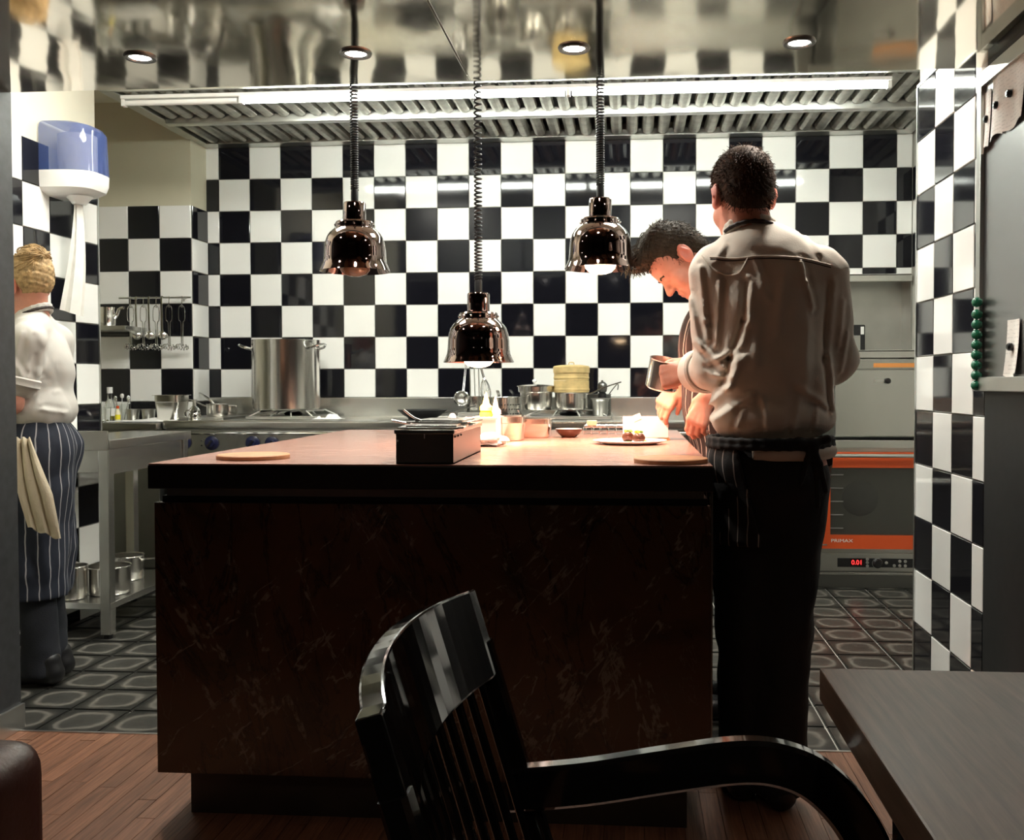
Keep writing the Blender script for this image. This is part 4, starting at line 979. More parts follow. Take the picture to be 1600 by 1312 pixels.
# crumpled paper at the foot of the tub
def crumple(name, c, rx, ry, rz, mt, seed, lab, cat):
    rnd = random.Random(seed); b_ = MB().sphere((0, 0, 0), 1., 26, 14); ph = [rnd.random()*6.28 for _ in range(9)]; v = []
    for x, y, z in b_.v:
        d = 1+.14*math.sin(5*x+4*y+ph[0])+.12*math.sin(7*z-5*y+ph[1])+.10*math.sin(11*x+9*z+ph[2])+.07*math.sin(17*y+13*x+ph[3])
        v.append((c[0]+x*rx*d, c[1]+y*ry*d, max(c[2]+.0006, c[2]+rz*.8+z*rz*d)))
    b_.v = v; return tag(b_.build(name, mt), lab, cat)
c = Vector((at(762, 692, 3.14).x, 3.15, IZ))
crumple('crumpled_napkin', c, .058, .045, .022, 'paper', 4, 'crumpled paper napkin at the foot of the white tub', 'napkin')
# dark bowl
c = Vector((at(889, 684, 3.66).x, 3.66, IZ))
t = thing('small_bowl', c, 'small brown glazed bowl with pale inside', 'bowl')
MB().lathe([(0, 0), (.026, 0), (.028, .003), (.048, .022), (.052, .033), (.0505, .033)], c, 36, cap=False).build('outside', 'brown_glaze', t)
MB().lathe([(.0505, .033), (.046, .023), (.027, .006), (0, .005)], c, 36, cap=False).build('inside', 'porcelain', t)
# wire rack
c0 = at(912, 680, 3.85); c1 = at(974, 680, 3.85)
wr_ = thing('cooling_rack', ((c0.x+c1.x)/2, 3.95, IZ), 'low wire rack behind the white plate', 'rack')
for yy in (3.85, 3.92, 3.99, 4.06):
    MB().tube([(c0.x, yy, IZ+.03), (c1.x, yy, IZ+.03)], .003, 6).build('long_wire', 'chrome', wr_)
for k in range(6):
    x = c0.x+(c1.x-c0.x)*k/5; MB().tube(spline([(x, 3.845, IZ+.003), (x, 3.85, IZ+.03), (x, 4.06, IZ+.03), (x, 4.065, IZ+.003)], 4), .0022, 6).build('cross_wire', 'chrome', wr_)
MB().tube([(c0.x, 3.848, IZ+.012), (c1.x, 3.848, IZ+.012)], .0025, 6).build('long_wire', 'chrome', wr_)
tag(MB().box(c0.x+.01, c0.x+.05, 3.90, 3.94, IZ+.0335, IZ+.055).build('butter_block', 'cream_liquid', None, .004), 'small pale yellow block on the wire rack', 'butter')
# plate with the two chocolate dumplings
c = atz(984, 693, IZ)
pl = thing('dinner_plate', c, 'flat white plate with two dark dumplings', 'plate')
MB().lathe([(0, .002), (.075, .002), (.08, 0), (.09, .001), (.122, .010), (.125, .012), (.121, .013), (.09, .006), (0, .006)], c, 64, cap=False).build('dish', 'porcelain', pl)
MB().lathe([(.1235, .0125), (.1252, .0135), (.1235, .0142)], c, 64, cap=False).build('rim', 'porcelain', pl)
for k, (dx, dy, lab) in enumerate(((-.005, .03, 'dark glazed dumpling at the back of the white plate'), (.03, -.025, 'dark glazed dumpling at the front of the white plate'))):
    q = c+Vector((dx, dy, .0065)); t = thing('chocolate_dumpling', q, lab, 'dumpling', 'dumplings on the white plate')
    b_ = MB().sphere((0, 0, 0), 1., 20, 12); rnd = random.Random(k+11); ph = [rnd.random()*6 for _ in range(4)]
    b_.v = [(q.x+x*.021*(1+.13*math.sin(6*y+ph[0])), q.y+y*.020*(1+.13*math.sin(6*z+ph[1])), max(q.z, q.z+.014+z*.017*(1+.15*math.sin(7*x+ph[2])))) for x, y, z in b_.v]
    b_.build('body', 'chocolate', t)
    for j in range(7):
        a = j*.9+k; r_ = .010; w_ = .006
        MB().sphere(q+Vector((r_*math.cos(a), r_*math.sin(a), .034+.003*(j % 2))), (w_, w_*.6, .003), 8, 5).build('petal', 'flower_yellow' if j < 5 else 'leaf_green', t)
rnd = random.Random(5)
for k in range(7):
    q = c+Vector((rnd.uniform(-.09, .09), rnd.uniform(-.08, .02), .0068))
    tag(MB().sphere(q+Vector((0, 0, .0025)), (.0045, .003, .0028), 8, 5).build('petal_garnish', 'flower_yellow' if k % 2 else 'leaf_green'), 'tiny garnish scrap scattered on the white plate', 'garnish', 'garnish scraps on the plate')
# translucent tub with white cream
c = Vector((at(1010, 684, 3.50).x, 3.56, IZ))
t = thing('cream_tub', c, 'pale rectangular tub of white cream under the hand of the bowed cook', 'tub')
open_box(c.x-.085, c.x+.078, c.y-.06, c.y+.06, IZ+.006, IZ+.082).build('body', 'plastic_white', t)
MB().box(c.x-.092, c.x+.085, c.y-.066, c.y+.066, IZ, IZ+.006).build('base', 'cork', t, .002)
MB().grid(lambda u, v: Vector((c.x-.081+.155*u, c.y-.056+.112*v, IZ+.070+.012*math.sin(5*u+3*v)*math.sin(4*v))), 14, 12).build('cream', 'porcelain', t)
q = at(995, 652, 3.50)
tag(MB().obox(q, (.016, .002, .011), rotm('Y', -.4)).build('paper_tag', 'paper', None, .0005), 'small white paper tag standing on the cream tub rim', 'tag')
# ---------------------------------------------------------------- dining table
dt = thing('dining_table', (.65, 1.0, 0), 'dark brown wooden dining table at the right foreground', 'table')
MB().box(.272, 1.055, .30, 1.399, .704, .75).build('table_top', 'table_wood', dt, .003)
MB().box(.36, .98, .38, 1.32, .64, .704).build('apron_frame', 'lacquer_black', dt, .002)
for x in (.38, .96):
    for y in (.40, 1.30): MB().box(x-.025, x+.025, y-.025, y+.025, 0, .64).build('leg', 'lacquer_black', dt, .003)
# ---------------------------------------------------------------- black armchair
ch = thing('armchair', (.02, 1.07, 0), 'glossy black wooden armchair with slatted back in the foreground', 'chair')
YN, YFr = .835, 1.308; LEAN = .30
def back_pt(u, z):                       # u 0..1 near to far; bowed and leaning back
    y = YN+(YFr-YN)*u; u = min(max(u, 0), 1); bow = -.040*(1-(2*u-1)**2)
    return Vector((-.150+bow-(z-.62)*LEAN, y, z))
def rail_grid(z0f, z1f, th, nu=20, nv=6, u0=0., u1=1.):
    b_ = MB()
    def f_(u, v): 
        u = u0+(u1-u0)*u; z = z0f(u)+(z1f(u)-z0f(u))*v; p = back_pt(u, z); return p
    n = Vector((1, 0, LEAN)).normalized()
    fr_ = [[f_(i/(nu-1), j/(nv-1))+n*th/2 for j in range(nv)] for i in range(nu)]; bk = [[f_(i/(nu-1), j/(nv-1))-n*th/2 for j in range(nv)] for i in range(nu)]
    v = [p for q in fr_ for p in q]+[p for q in bk for p in q]; N = nu*nv; f = []
    for i in range(nu-1):
        for j in range(nv-1):
            a = i*nv+j; f += [(a, a+1, a+nv+1, a+nv), (N+a, N+a+nv, N+a+nv+1, N+a+1)]
        a = i*nv; f += [(a, a+nv, N+a+nv, N+a)]; a = i*nv+nv-1; f += [(a, N+a, N+a+nv, a+nv)]
    for j in range(nv-1):
        a = j; f += [(a, N+a, N+a+1, a+1)]; a = (nu-1)*nv+j; f += [(a, a+1, N+a+1, N+a)]
    return b_.add(v, f)
rail_grid(lambda u: .755, lambda u: .872+.006*(1-(2*u-1)**2), .026, u0=-.045, u1=1.03).build('crest_rail', 'lacquer_black', ch, .003)
rail_grid(lambda u: .475, lambda u: .515, .02).build('lower_rail', 'lacquer_black', ch, .002)
for u in (.0, 1.):
    P = [back_pt(u, .80), back_pt(u, .70), back_pt(u, .50), back_pt(u, .42)+Vector((.0, 0, 0)), Vector((back_pt(u, .42).x-.03, back_pt(u, 0).y, .20)), Vector((back_pt(u, .42).x-.07, back_pt(u, 0).y, .0))]
    off = -.012 if u == 0 else .012
    MB().tube([p+Vector((0, off, 0)) for p in P], .02, flat=(.030, .028), up=(1, 0, 0)).build('post', 'lacquer_black', ch)
for k in range(12):
    u = .055+.89*k/11
    MB().tube([back_pt(u, .76), back_pt(u, .51)], .01, flat=(.013, .010), up=(1, 0, 0)).build('slat', 'lacquer_black', ch)
MB().box(-.115, .36, .85, 1.29, .415, .455).build('seat', 'lacquer_black', ch, .012, segs=3)
for y in (.822, 1.312):
    P = spline([(-.165, y, .600), (-.06, y, .612), (.05, y, .632), (.143, y, .647), (.20, y, .645), (.25, y, .625), (.295, y, .58), (.325, y, .52), (.335, y, .44), (.335, y, .30), (.335, y, 0)], 6)
    MB().tube(P, .03, flat=(.030, .060), up=(0, 0, 1)).build('arm', 'lacquer_black', ch)
for y in (.83, 1.30): MB().tube([(-.15, y, .25), (.335, y, .25)], .01, flat=(.02, .03)).build('stretcher', 'lacquer_black', ch)
# brown leather seat corner at the lower left
lc = thing('leather_armchair', (-.98, 1.12, 0), 'dark reddish brown rounded armchair cut off at the lower left corner', 'armchair')
MB().box(-1.42, -.775, 1.10, 1.24, .12, .69).build('backrest', 'leather_brown', lc, .05, segs=5)
MB().box(-1.40, -.80, .60, 1.10, .25, .42).build('seat_cushion', 'leather_brown', lc, .04, segs=4)
for x in (-1.36, -.85):
    for y in (.66, 1.17): MB().lathe([(.015, 0), (.02, .13)], (x, y, 0), 12).build('leg', 'lacquer_black', lc)
# ---------------------------------------------------------------- implicit surfaces for people and cloth
class SDF:
    def __init__(s, res): s.res = res; s.p = []
    def cone(s, a, b, ra, rb=None, k=.02, op='u'):
        s.p.append(('cone', np.array(a, float), np.array(b, float), ra, ra if rb is None else rb, k, op)); return s
    def ell(s, c, r, R=None, k=.02, op='u'):
        s.p.append(('ell', np.array(c, float), np.array(r, float), np.eye(3) if R is None else np.array(R, float), None, k, op)); return s
    def box(s, c, h, R=None, rnd=.01, k=.01, op='u'):
        s.p.append(('box', np.array(c, float), np.array(h, float), np.eye(3) if R is None else np.array(R, float), rnd, k, op)); return s
    def chain(s, pts, rad, k=.02):
        for i in range(len(pts)-1): s.cone(pts[i], pts[i+1], rad[i], rad[i+1], k)
        return s
    def bounds(s):
        lo = np.full(3, 1e9); hi = -lo
        for q in s.p:
            if q[-1] != 'u': continue
            if q[0] == 'cone': m_ = max(q[3], q[4]); l = np.minimum(q[1], q[2])-m_; h = np.maximum(q[1], q[2])+m_
            else: m_ = np.abs(q[3].T) @ q[2] if q[0] == 'box' else np.full(3, q[2].max()); l = q[1]-m_-.01; h = q[1]+m_+.01
            lo = np.minimum(lo, l); hi = np.maximum(hi, h)
        return lo, hi
    def mesh(s, disp=None, cut=None):
        res = s.res; lo, hi = s.bounds(); lo = lo-.03-4*res; hi = hi+.03+4*res
        n = np.ceil((hi-lo)/res).astype(int)+1
        ax = [lo[i]+np.arange(n[i])*res for i in range(3)]
        f = np.full(n, .3, np.float32)
        for q in s.p:
            k = q[5]; pad = max(k, .0)+3*res
            if q[0] == 'cone': m_ = max(q[3], q[4])+pad; l = np.minimum(q[1], q[2])-m_; h = np.maximum(q[1], q[2])+m_
            elif q[0] == 'box': m_ = np.abs(q[3].T) @ q[2]+q[4]+pad; l = q[1]-m_; h = q[1]+m_
            else: m_ = q[2].max()+pad; l = q[1]-m_; h = q[1]+m_
            i0 = np.clip(np.floor((l-lo)/res).astype(int), 0, n-1); i1 = np.clip(np.ceil((h-lo)/res).astype(int)+1, 1, n)
            sl = tuple(slice(i0[i], i1[i]) for i in range(3))
            if any(i1[i] <= i0[i] for i in range(3)): continue
            X = ax[0][sl[0]][:, None, None].astype(np.float32); Y = ax[1][sl[1]][None, :, None].astype(np.float32); Z = ax[2][sl[2]][None, None, :].astype(np.float32)
            if q[0] == 'cone':
                a, b = q[1], q[2]; d = b-a; L2 = max(float(d@d), 1e-9)
                t = np.clip(((X-a[0])*d[0]+(Y-a[1])*d[1]+(Z-a[2])*d[2])/L2, 0, 1)
                dist = np.sqrt((X-a[0]-d[0]*t)**2+(Y-a[1]-d[1]*t)**2+(Z-a[2]-d[2]*t)**2)-(q[3]+(q[4]-q[3])*t)
            else:
                c, r, R_ = q[1], q[2], q[3]; dx, dy, dz = X-c[0], Y-c[1], Z-c[2]
                lx = R_[0, 0]*dx+R_[0, 1]*dy+R_[0, 2]*dz; ly = R_[1, 0]*dx+R_[1, 1]*dy+R_[1, 2]*dz; lz = R_[2, 0]*dx+R_[2, 1]*dy+R_[2, 2]*dz
                if q[0] == 'ell':
                    k0 = np.sqrt((lx/r[0])**2+(ly/r[1])**2+(lz/r[2])**2); k1 = np.sqrt((lx/r[0]**2)**2+(ly/r[1]**2)**2+(lz/r[2]**2)**2)
                    dist = k0*(k0-1)/np.maximum(k1, 1e-6); dist = np.where(k0 < 1e-4, -r.min(), dist)
                else:
                    rn = q[4]; qx = np.abs(lx)-r[0]+rn; qy = np.abs(ly)-r[1]+rn; qz = np.abs(lz)-r[2]+rn
                    dist = np.sqrt(np.maximum(qx, 0)**2+np.maximum(qy, 0)**2+np.maximum(qz, 0)**2)+np.minimum(np.maximum(qx, np.maximum(qy, qz)), 0)-rn
            g = f[sl]; dist = dist.astype(np.float32)
            if q[-1] == 'u': hh_ = np.maximum(k-np.abs(g-dist), 0)/max(k, 1e-6); f[sl] = np.minimum(g, dist)-hh_*hh_*k*.25
            elif q[-1] == 's': dd_ = -dist; hh_ = np.maximum(k-np.abs(g-dd_), 0)/max(k, 1e-6); f[sl] = np.maximum(g, dd_)+hh_*hh_*k*.25
        XYZ = (ax[0][:, None, None].astype(np.float32), ax[1][None, :, None].astype(np.float32), ax[2][None, None, :].astype(np.float32))
        if disp is not None:
            near = np.argwhere(np.abs(f) < .05)
            if len(near):
                P = (lo+near*res).astype(np.float32); f[near[:, 0], near[:, 1], near[:, 2]] += disp(P).astype(np.float32)
        if cut is not None: f = np.maximum(f, cut(*XYZ).astype(np.float32))
        f[0] = f[-1] = .3; f[:, 0] = f[:, -1] = .3; f[:, :, 0] = f[:, :, -1] = .3
        sg = f < 0
        cn = np.zeros(np.array(f.shape)-1, np.int8)
        for a in (0, 1):
            for b in (0, 1):
                for c in (0, 1): cn += sg[a:a+cn.shape[0], b:b+cn.shape[1], c:c+cn.shape[2]]
        act = np.argwhere((cn > 0) & (cn < 8)); idx = np.full(cn.shape, -1, np.int32); idx[act[:, 0], act[:, 1], act[:, 2]] = np.arange(len(act))
        pos = np.zeros((len(act), 3)); cnt = np.zeros(len(act))
        cor = {(a, b, c): f[act[:, 0]+a, act[:, 1]+b, act[:, 2]+c] for a in (0, 1) for b in (0, 1) for c in (0, 1)}
        for o1 in cor:
            for d in range(3):
                if o1[d] == 1: continue
                o2 = list(o1); o2[d] = 1; o2 = tuple(o2); v1, v2 = cor[o1], cor[o2]; cr = (v1 < 0) != (v2 < 0)
                t = np.where(cr, v1/np.where(cr, v1-v2, 1), 0)
                for e in range(3): pos[:, e] += np.where(cr, o1[e]+(t if e == d else 0), 0)
                cnt += cr
        V = lo+(act+pos/cnt[:, None])*res; Fc = []
        for d in range(3):
            u, w_ = (d+1) % 3, (d+2) % 3
            s0 = [slice(1, -1)]*3; s1 = [slice(1, -1)]*3; s0[d] = slice(0, -1); s1[d] = slice(1, None)
            A, Bq = sg[tuple(s0)], sg[tuple(s1)]; e = np.argwhere(A != Bq)
            if not len(e): continue
            ins = A[e[:, 0], e[:, 1], e[:, 2]]
            g = e.copy(); 
            for i in range(3):
                if i != d: g[:, i] += 1
            def cell(du, dw):
                h = g.copy(); h[:, u] -= du; h[:, w_] -= dw; return idx[h[:, 0], h[:, 1], h[:, 2]]
            qd = np.stack([cell(1, 1), cell(0, 1), cell(0, 0), cell(1, 0)], 1); qd[~ins] = qd[~ins][:, ::-1]; Fc.append(qd)
        Fc = np.concatenate(Fc); return V, Fc
def sdf_object(name, sd, mt, parent, disp=None, cut=None, attr=None, smooth_it=1):
    V, Fc = sd.mesh(disp, cut)
    for _ in range(smooth_it):                                       # light Laplacian smoothing
        acc = np.zeros_like(V); ct = np.zeros(len(V))
        for i in range(4):
            a = Fc[:, i]; b = Fc[:, (i+1) % 4]; np.add.at(acc, a, V[b]); np.add.at(acc, b, V[a]); np.add.at(ct, a, 1); np.add.at(ct, b, 1)
        V = V*.4+.6*acc/np.maximum(ct, 1)[:, None]
    org = np.array(ORG[parent]) if parent is not None else np.array([V[:, 0].mean(), V[:, 1].mean(), V[:, 2].min()])
    me = bpy.data.meshes.new(name); W = (V-org)
    me.vertices.add(len(W)); me.vertices.foreach_set('co', W.ravel().astype(np.float32))
    me.loops.add(len(Fc)*4); me.loops.foreach_set('vertex_index', Fc.ravel().astype(np.int32))
    me.polygons.add(len(Fc)); me.polygons.foreach_set('loop_start', np.arange(0, len(Fc)*4, 4, dtype=np.int32)); me.polygons.foreach_set('loop_total', np.full(len(Fc), 4, np.int32))
    me.update(calc_edges=True); me.polygons.foreach_set('use_smooth', np.ones(len(Fc), bool)); me.validate()
    me.materials.append(M[mt])
    if attr is not None:
        a = me.attributes.new('stripe', 'FLOAT', 'POINT'); a.data.foreach_set('value', attr(V).astype(np.float32))
    return link(name, me, parent, org)
def folds(seed, amp, dirs=None, n=5, k0=40):
    rng = np.random.RandomState(seed); W = []
    for i in range(n):
        d = rng.normal(size=3); d[2] *= .35 if dirs is None else dirs; d /= np.linalg.norm(d); W.append((d*k0*rng.uniform(.6, 1.6), rng.uniform(0, 6.28), rng.uniform(.5, 1), rng.normal(size=3)*18))
    def fn(P):
        o = 0
        for kv, ph, a, wv in W:
            w = np.sin(P@kv+ph+1.3*np.sin(P@wv+ph)); o = o+a*(np.abs(w)**1.5*np.sign(w))
        return o*amp/n*1.6
    return fn
def creases(lines, front=None):
    segs = []
    for pts, amp, w in lines:
        for i in range(len(pts)-1): segs.append((np.array(pts[i]), np.array(pts[i+1]), amp, w))
    def fn(P):
        o = np.zeros(len(P)); Q = P[:, [0, 2]]; msk = front(P) if front else 1.
        for a, b, amp, w in segs:
            d = b-a; L2 = d@d; t = np.clip(((Q-a)@d)/L2, 0, 1); v = Q-a-t[:, None]*d; nrm = np.array((-d[1], d[0]))/math.sqrt(L2)
            dist = np.sqrt((v**2).sum(1)); sgn = v@nrm; e = np.exp(-(dist/w)**2); e2 = np.exp(-((dist-1.6*w)/(1.1*w))**2)*(sgn > 0)
            o -= amp*e-amp*.6*e2
        return o*msk
    return fn
def frm(fwd, up):
    f_ = np.array(fwd, float); f_ /= np.linalg.norm(f_); u_ = np.array(up, float); u_ -= f_*(u_@f_); u_ /= np.linalg.norm(u_); r_ = np.cross(f_, u_)
    return r_, f_, u_
def head_sdf(s, c, fr, sc=1.):
    r_, f_, u_ = fr; c = np.array(c, float); R_ = np.stack([r_, f_, u_])
    L = lambda x, y, z: c+sc*(r_*x+f_*y+u_*z)
    E_ = lambda x, y, z, a, b, d, k=.02, op='u': s.ell(L(x, y, z), np.array((a, b, d))*sc, R_, k*sc, op)
    E_(0, -.012, .042, .076, .096, .086)
    E_(0, .030, -.030, .060, .064, .085, .03)
    E_(0, .050, .035, .062, .046, .052, .03)
    E_(0, .045, -.085, .046, .046, .038, .03)
    s.ell(L(0, .080, -.106), np.array((.022, .018, .018))*sc, R_, .02*sc)
    s.cone(L(-.034, .086, .014), L(.034, .086, .014), .011*sc, k=.015*sc)
    for x in (-1, 1):
        E_(x*.043, .062, -.035, .024, .024, .028, .02)
        s.ell(L(x*.032, .108, -.004), np.array((.017, .016, .012))*sc, R_, .012*sc, 's')
        s.ell(L(x*.032, .082, -.005), np.array((.0145, .0135, .0115))*sc, R_, .004*sc)
        s.cone(L(x*.047, .080, -.001), L(x*.018, .092, -.002), .0035*sc, k=.006*sc)
    s.cone(L(0, .092, .004), L(0, .116, -.036), .008*sc, .0125*sc, .012*sc)
    for x in (-1, 1): s.ell(L(x*.012, .104, -.040), np.array((.009, .011, .008))*sc, R_, .008*sc)
    s.cone(L(-.018, .094, -.066), L(.018, .094, -.066), .0065*sc, k=.008*sc); s.cone(L(-.016, .093, -.078), L(.016, .093, -.078), .0075*sc, k=.008*sc)
    s.cone(L(-.022, .101, -.0715), L(.022, .101, -.0715), .003*sc, k=.004*sc, op='s')
    for x in (-1, 1):
        Re = np.stack([r_, f_*.94+u_*.2, u_*.94-f_*.2])
        s.ell(L(x*.080, -.014, -.002), np.array((.010, .020, .033))*sc, Re, .006*sc)
        s.ell(L(x*.078, -.002, -.022), np.array((.007, .010, .012))*sc, Re, .006*sc)
        s.ell(L(x*.091, -.008, -.002), np.array((.007, .010, .018))*sc, Re, .004*sc, 's')
    return L
def ears(parent, L, fr, sc=1.):
    r_, f_, u_ = fr
    for x in (-1, 1):
        Re = np.stack([r_, f_*.94+u_*.2, u_*.94-f_*.2]); e = SDF(.0028)
        e.ell(L(x*.081, -.014, -.002), np.array((.0105, .0208, .0338))*sc, Re, .006*sc); e.ell(L(x*.079, -.002, -.022), np.array((.0075, .0106, .0126))*sc, Re, .006*sc)
        e.ell(L(x*.093, -.007, -.002), np.array((.008, .011, .019))*sc, Re, .004*sc, 's'); e.cone(L(x*.092, -.016, .018), L(x*.092, -.024, -.006), .003*sc, .003*sc, .004*sc)
        sdf_object('ear', e, 'skin_ear', parent)
def hand_sdf(s, wrist, d, n, thumb_sign, curls, sc=1., spread=.0, thumb=(.7, .5)):
    """d: direction of the fingers, n: direction the palm faces"""
    d = np.array(d, float); d /= np.linalg.norm(d); n = np.array(n, float); n -= d*(n@d); n /= np.linalg.norm(n); t = np.cross(d, n)*thumb_sign
    w = np.array(wrist, float); R_ = np.stack([t, d, n])
    for o_ in (.028, .0098, -.0095, -.027): s.cone(w+t*o_*.45*sc, w+(d*.090+t*o_)*sc, .0155*sc, .0125*sc, .012*sc)
    for o_ in (.028, .0098, -.0095, -.027): s.ell(w+(d*.092+t*o_-n*.004)*sc, np.array((.0105, .0115, .0095))*sc, R_, .006*sc)
    s.ell(w+d*.03*sc+t*.022*sc+n*.008*sc, np.array((.018, .032, .014))*sc, R_, .012*sc)
    ln = ((.040, .025, .020), (.044, .028, .022), (.041, .026, .021), (.032, .020, .018)); off = (.029, .0098, -.0095, -.028); rr = (.0104, .0106, .0101, .0090)
    for i in range(4):
        p = w+(d*(.094-.004*abs(i-1))+t*off[i])*sc; a = 0
        dd0 = d+t*spread*(1.5-i); dd0 /= np.linalg.norm(dd0)
        s.cone(p-d*.02*sc, p, rr[i]*1.05*sc, rr[i]*1.08*sc, .010*sc)
        for j in range(3):
            a += curls[i][j] if hasattr(curls[i], '__len__') else curls[i]
            e = p+(dd0*math.cos(a)+n*math.sin(a))*ln[i][j]*sc; s.cone(p, e, (rr[i]-.0006*j)*sc, (rr[i]-.0006*(j+1))*sc, .003*sc); p = e
    p = w+(d*.030+t*.036+n*.006)*sc; a, b = thumb
    d1 = d*math.cos(a)+t*math.sin(a)*.8+n*.45; d1 /= np.linalg.norm(d1); e = p+d1*.040*sc; s.cone(w+d*.015*sc+t*.022*sc, p, .015*sc, .013*sc, .01*sc); s.cone(p, e, .0125*sc, .0105*sc, .006*sc)
    d2 = d*math.cos(a*b)+t*math.sin(a*b)*.3+n*.6; d2 /= np.linalg.norm(d2); s.cone(e, e+d2*.030*sc, .0105*sc, .0085*sc, .004*sc)
def shoe(parent, heel, d, mt='shoe_black', L=.27):
    d = np.array((d[0], d[1], 0.)); d /= np.linalg.norm(d); h = np.array(heel, float); sd = SDF(.006)
    sd.cone(h+d*.03+(0, 0, .04), h+d*(L-.05)+(0, 0, .032), .036, .038, .02); sd.ell(h+d*(L-.07)+(0, 0, .035), (.045, .045, .035), None, .03); sd.cone(h+d*.04+(0, 0, .05), h+d*.05+(0, 0, .09), .04, .045, .03)
    return sdf_object('shoe', sd, mt, parent, cut=lambda x, y, z: .004-z+0*x+0*y)
def strands(parent, name, pts_list, mt, r=.0018):
    b_ = MB()
    for P in pts_list: 
        Q = spline(P, 4); n = len(Q); b_.tube(Q, [r*(1-.7*i/(n-1)) for i in range(n)], 5)
    o = b_.build(name, mt, parent); o['kind'] = 'stuff'; return o
# ================================================================ cook with the steel pot (seen from behind)
man = thing('person', (.38, 2.69, 0), 'person in cream shirt seen from behind, holding a small steel pot', 'person')
NB = (.338, 2.715, 1.545); HC = np.array((.315, 2.735, 1.672)); HF = frm((-.20, .96, -.16), (-.05, .14, 1))
shL, elL, wrL = (.232, 2.712, 1.455), (.242, 2.735, 1.200), (.202, 2.890, 1.190)
shR, elR, wrR = (.532, 2.700, 1.448), (.572, 2.725, 1.220), (.455, 2.930, 1.150)
bd_ = SDF(.005); L_ = head_sdf(bd_, HC, HF, 1.0); Lman, HFman = L_, HF
bd_.cone(L_(0, -.03, -.04), NB, .058, .062, .03)
bd_.cone(NB, (.385, 2.72, 1.30), .06, .09, .03).ell((.385, 2.72, 1.32), (.13, .07, .16), None, .03).ell((.385, 2.70, 1.05), (.125, .08, .20), None, .03)
bd_.chain([NB, shL, elL, wrL], [.055, .055, .045, .028], .02); bd_.chain([NB, shR, elR, wrR], [.055, .055, .045, .028], .02)
for hx, kx, ax_ in (((.315, 2.68, .92), (.322, 2.70, .49), (.325, 2.715, .09)), ((.455, 2.68, .92), (.425, 2.68, .49), (.412, 2.665, .09))):
    bd_.chain([hx, kx, ax_], [.085, .055, .04], .03)
POT_C = np.array(at(1037, 585, 2.97)); POT_AX = np.array((.20, -.22, 1.)); POT_AX /= np.linalg.norm(POT_AX)
hd = POT_C+np.array((.030, -.062, .01))-np.array(wrL)
hand_sdf(bd_, np.array(wrL)+np.array((-.006, .006, .002)), (-.90, .22, -.16), (.20, .92, -.22), -1, [(.9, 1.3, .8), (1.0, 1.35, .8), (1.05, 1.35, .8), (1.1, 1.3, .8)], 1.02, thumb=(.35, .8))
hand_sdf(bd_, np.array(wrR), (-.9, .35, -.1), (.3, .6, -.5), -1, [.4]*4)
sdf_object('body', bd_, 'skin', man)
hs = SDF(.005); r_, f_, u_ = HF; Rh = np.stack([r_, f_, u_])
hs.ell(L_(0, -.012, .046), (.0815, .1015, .0925), Rh, .02); hs.ell(L_(0, -.058, -.012), (.062, .050, .058), Rh, .03)
hs.ell(L_(0, .075, .085), (.055, .04, .03), Rh, .03)
hs.box(L_(0, .120, -.06), (.12, .075, .115), np.stack([r_, f_*.92+u_*.38, u_*.92-f_*.38]), .01, .01, 's')
for x in (-1, 1): hs.ell(L_(x*.092, -.012, -.008), (.030, .030, .044), Rh, .006, 's')
def hair_noise(amp, f0, seed):
    rng = np.random.RandomState(seed); ks = [(rng.normal(size=3)*f0*(1+.6*i), rng.uniform(0, 6)) for i in range(5)]
    return lambda P: amp*sum(np.sin(P@k+p) for k, p in ks)/3
hair1 = sdf_object('hair', hs, 'hair_brown', man, hair_noise(.0012, 200, 3), smooth_it=0)
sh = SDF(.0055)
sh.ell((.385, 2.700, 1.36), (.165, .118, .19), None, .06).ell((.388, 2.695, 1.17), (.168, .128, .17), None, .06).ell((.386, 2.69, 1.055), (.172, .135, .062), None, .05)
sh.cone(NB, (.26, 2.712, 1.492), .060, .056, .05).cone(NB, (.505, 2.702, 1.482), .060, .056, .05).cone((.35, 2.69, 1.50), (.42, 2.69, 1.48), .075, .075, .05)
sh.cone(shL, elL, .070, .066, .035).cone(elL, (.205, 2.845, 1.196), .066, .056, .02)
sh.cone(shR, elR, .066, .058, .035).cone(elR, wrR, .058, .047, .02)
fo = folds(4, .007, .5, 6, 26); fo2 = folds(14, .008, .25, 4, 42)
S2 = lambda Y, *pp: [(at(x, y, Y).x, at(x, y, Y).z) for x, y in pp]
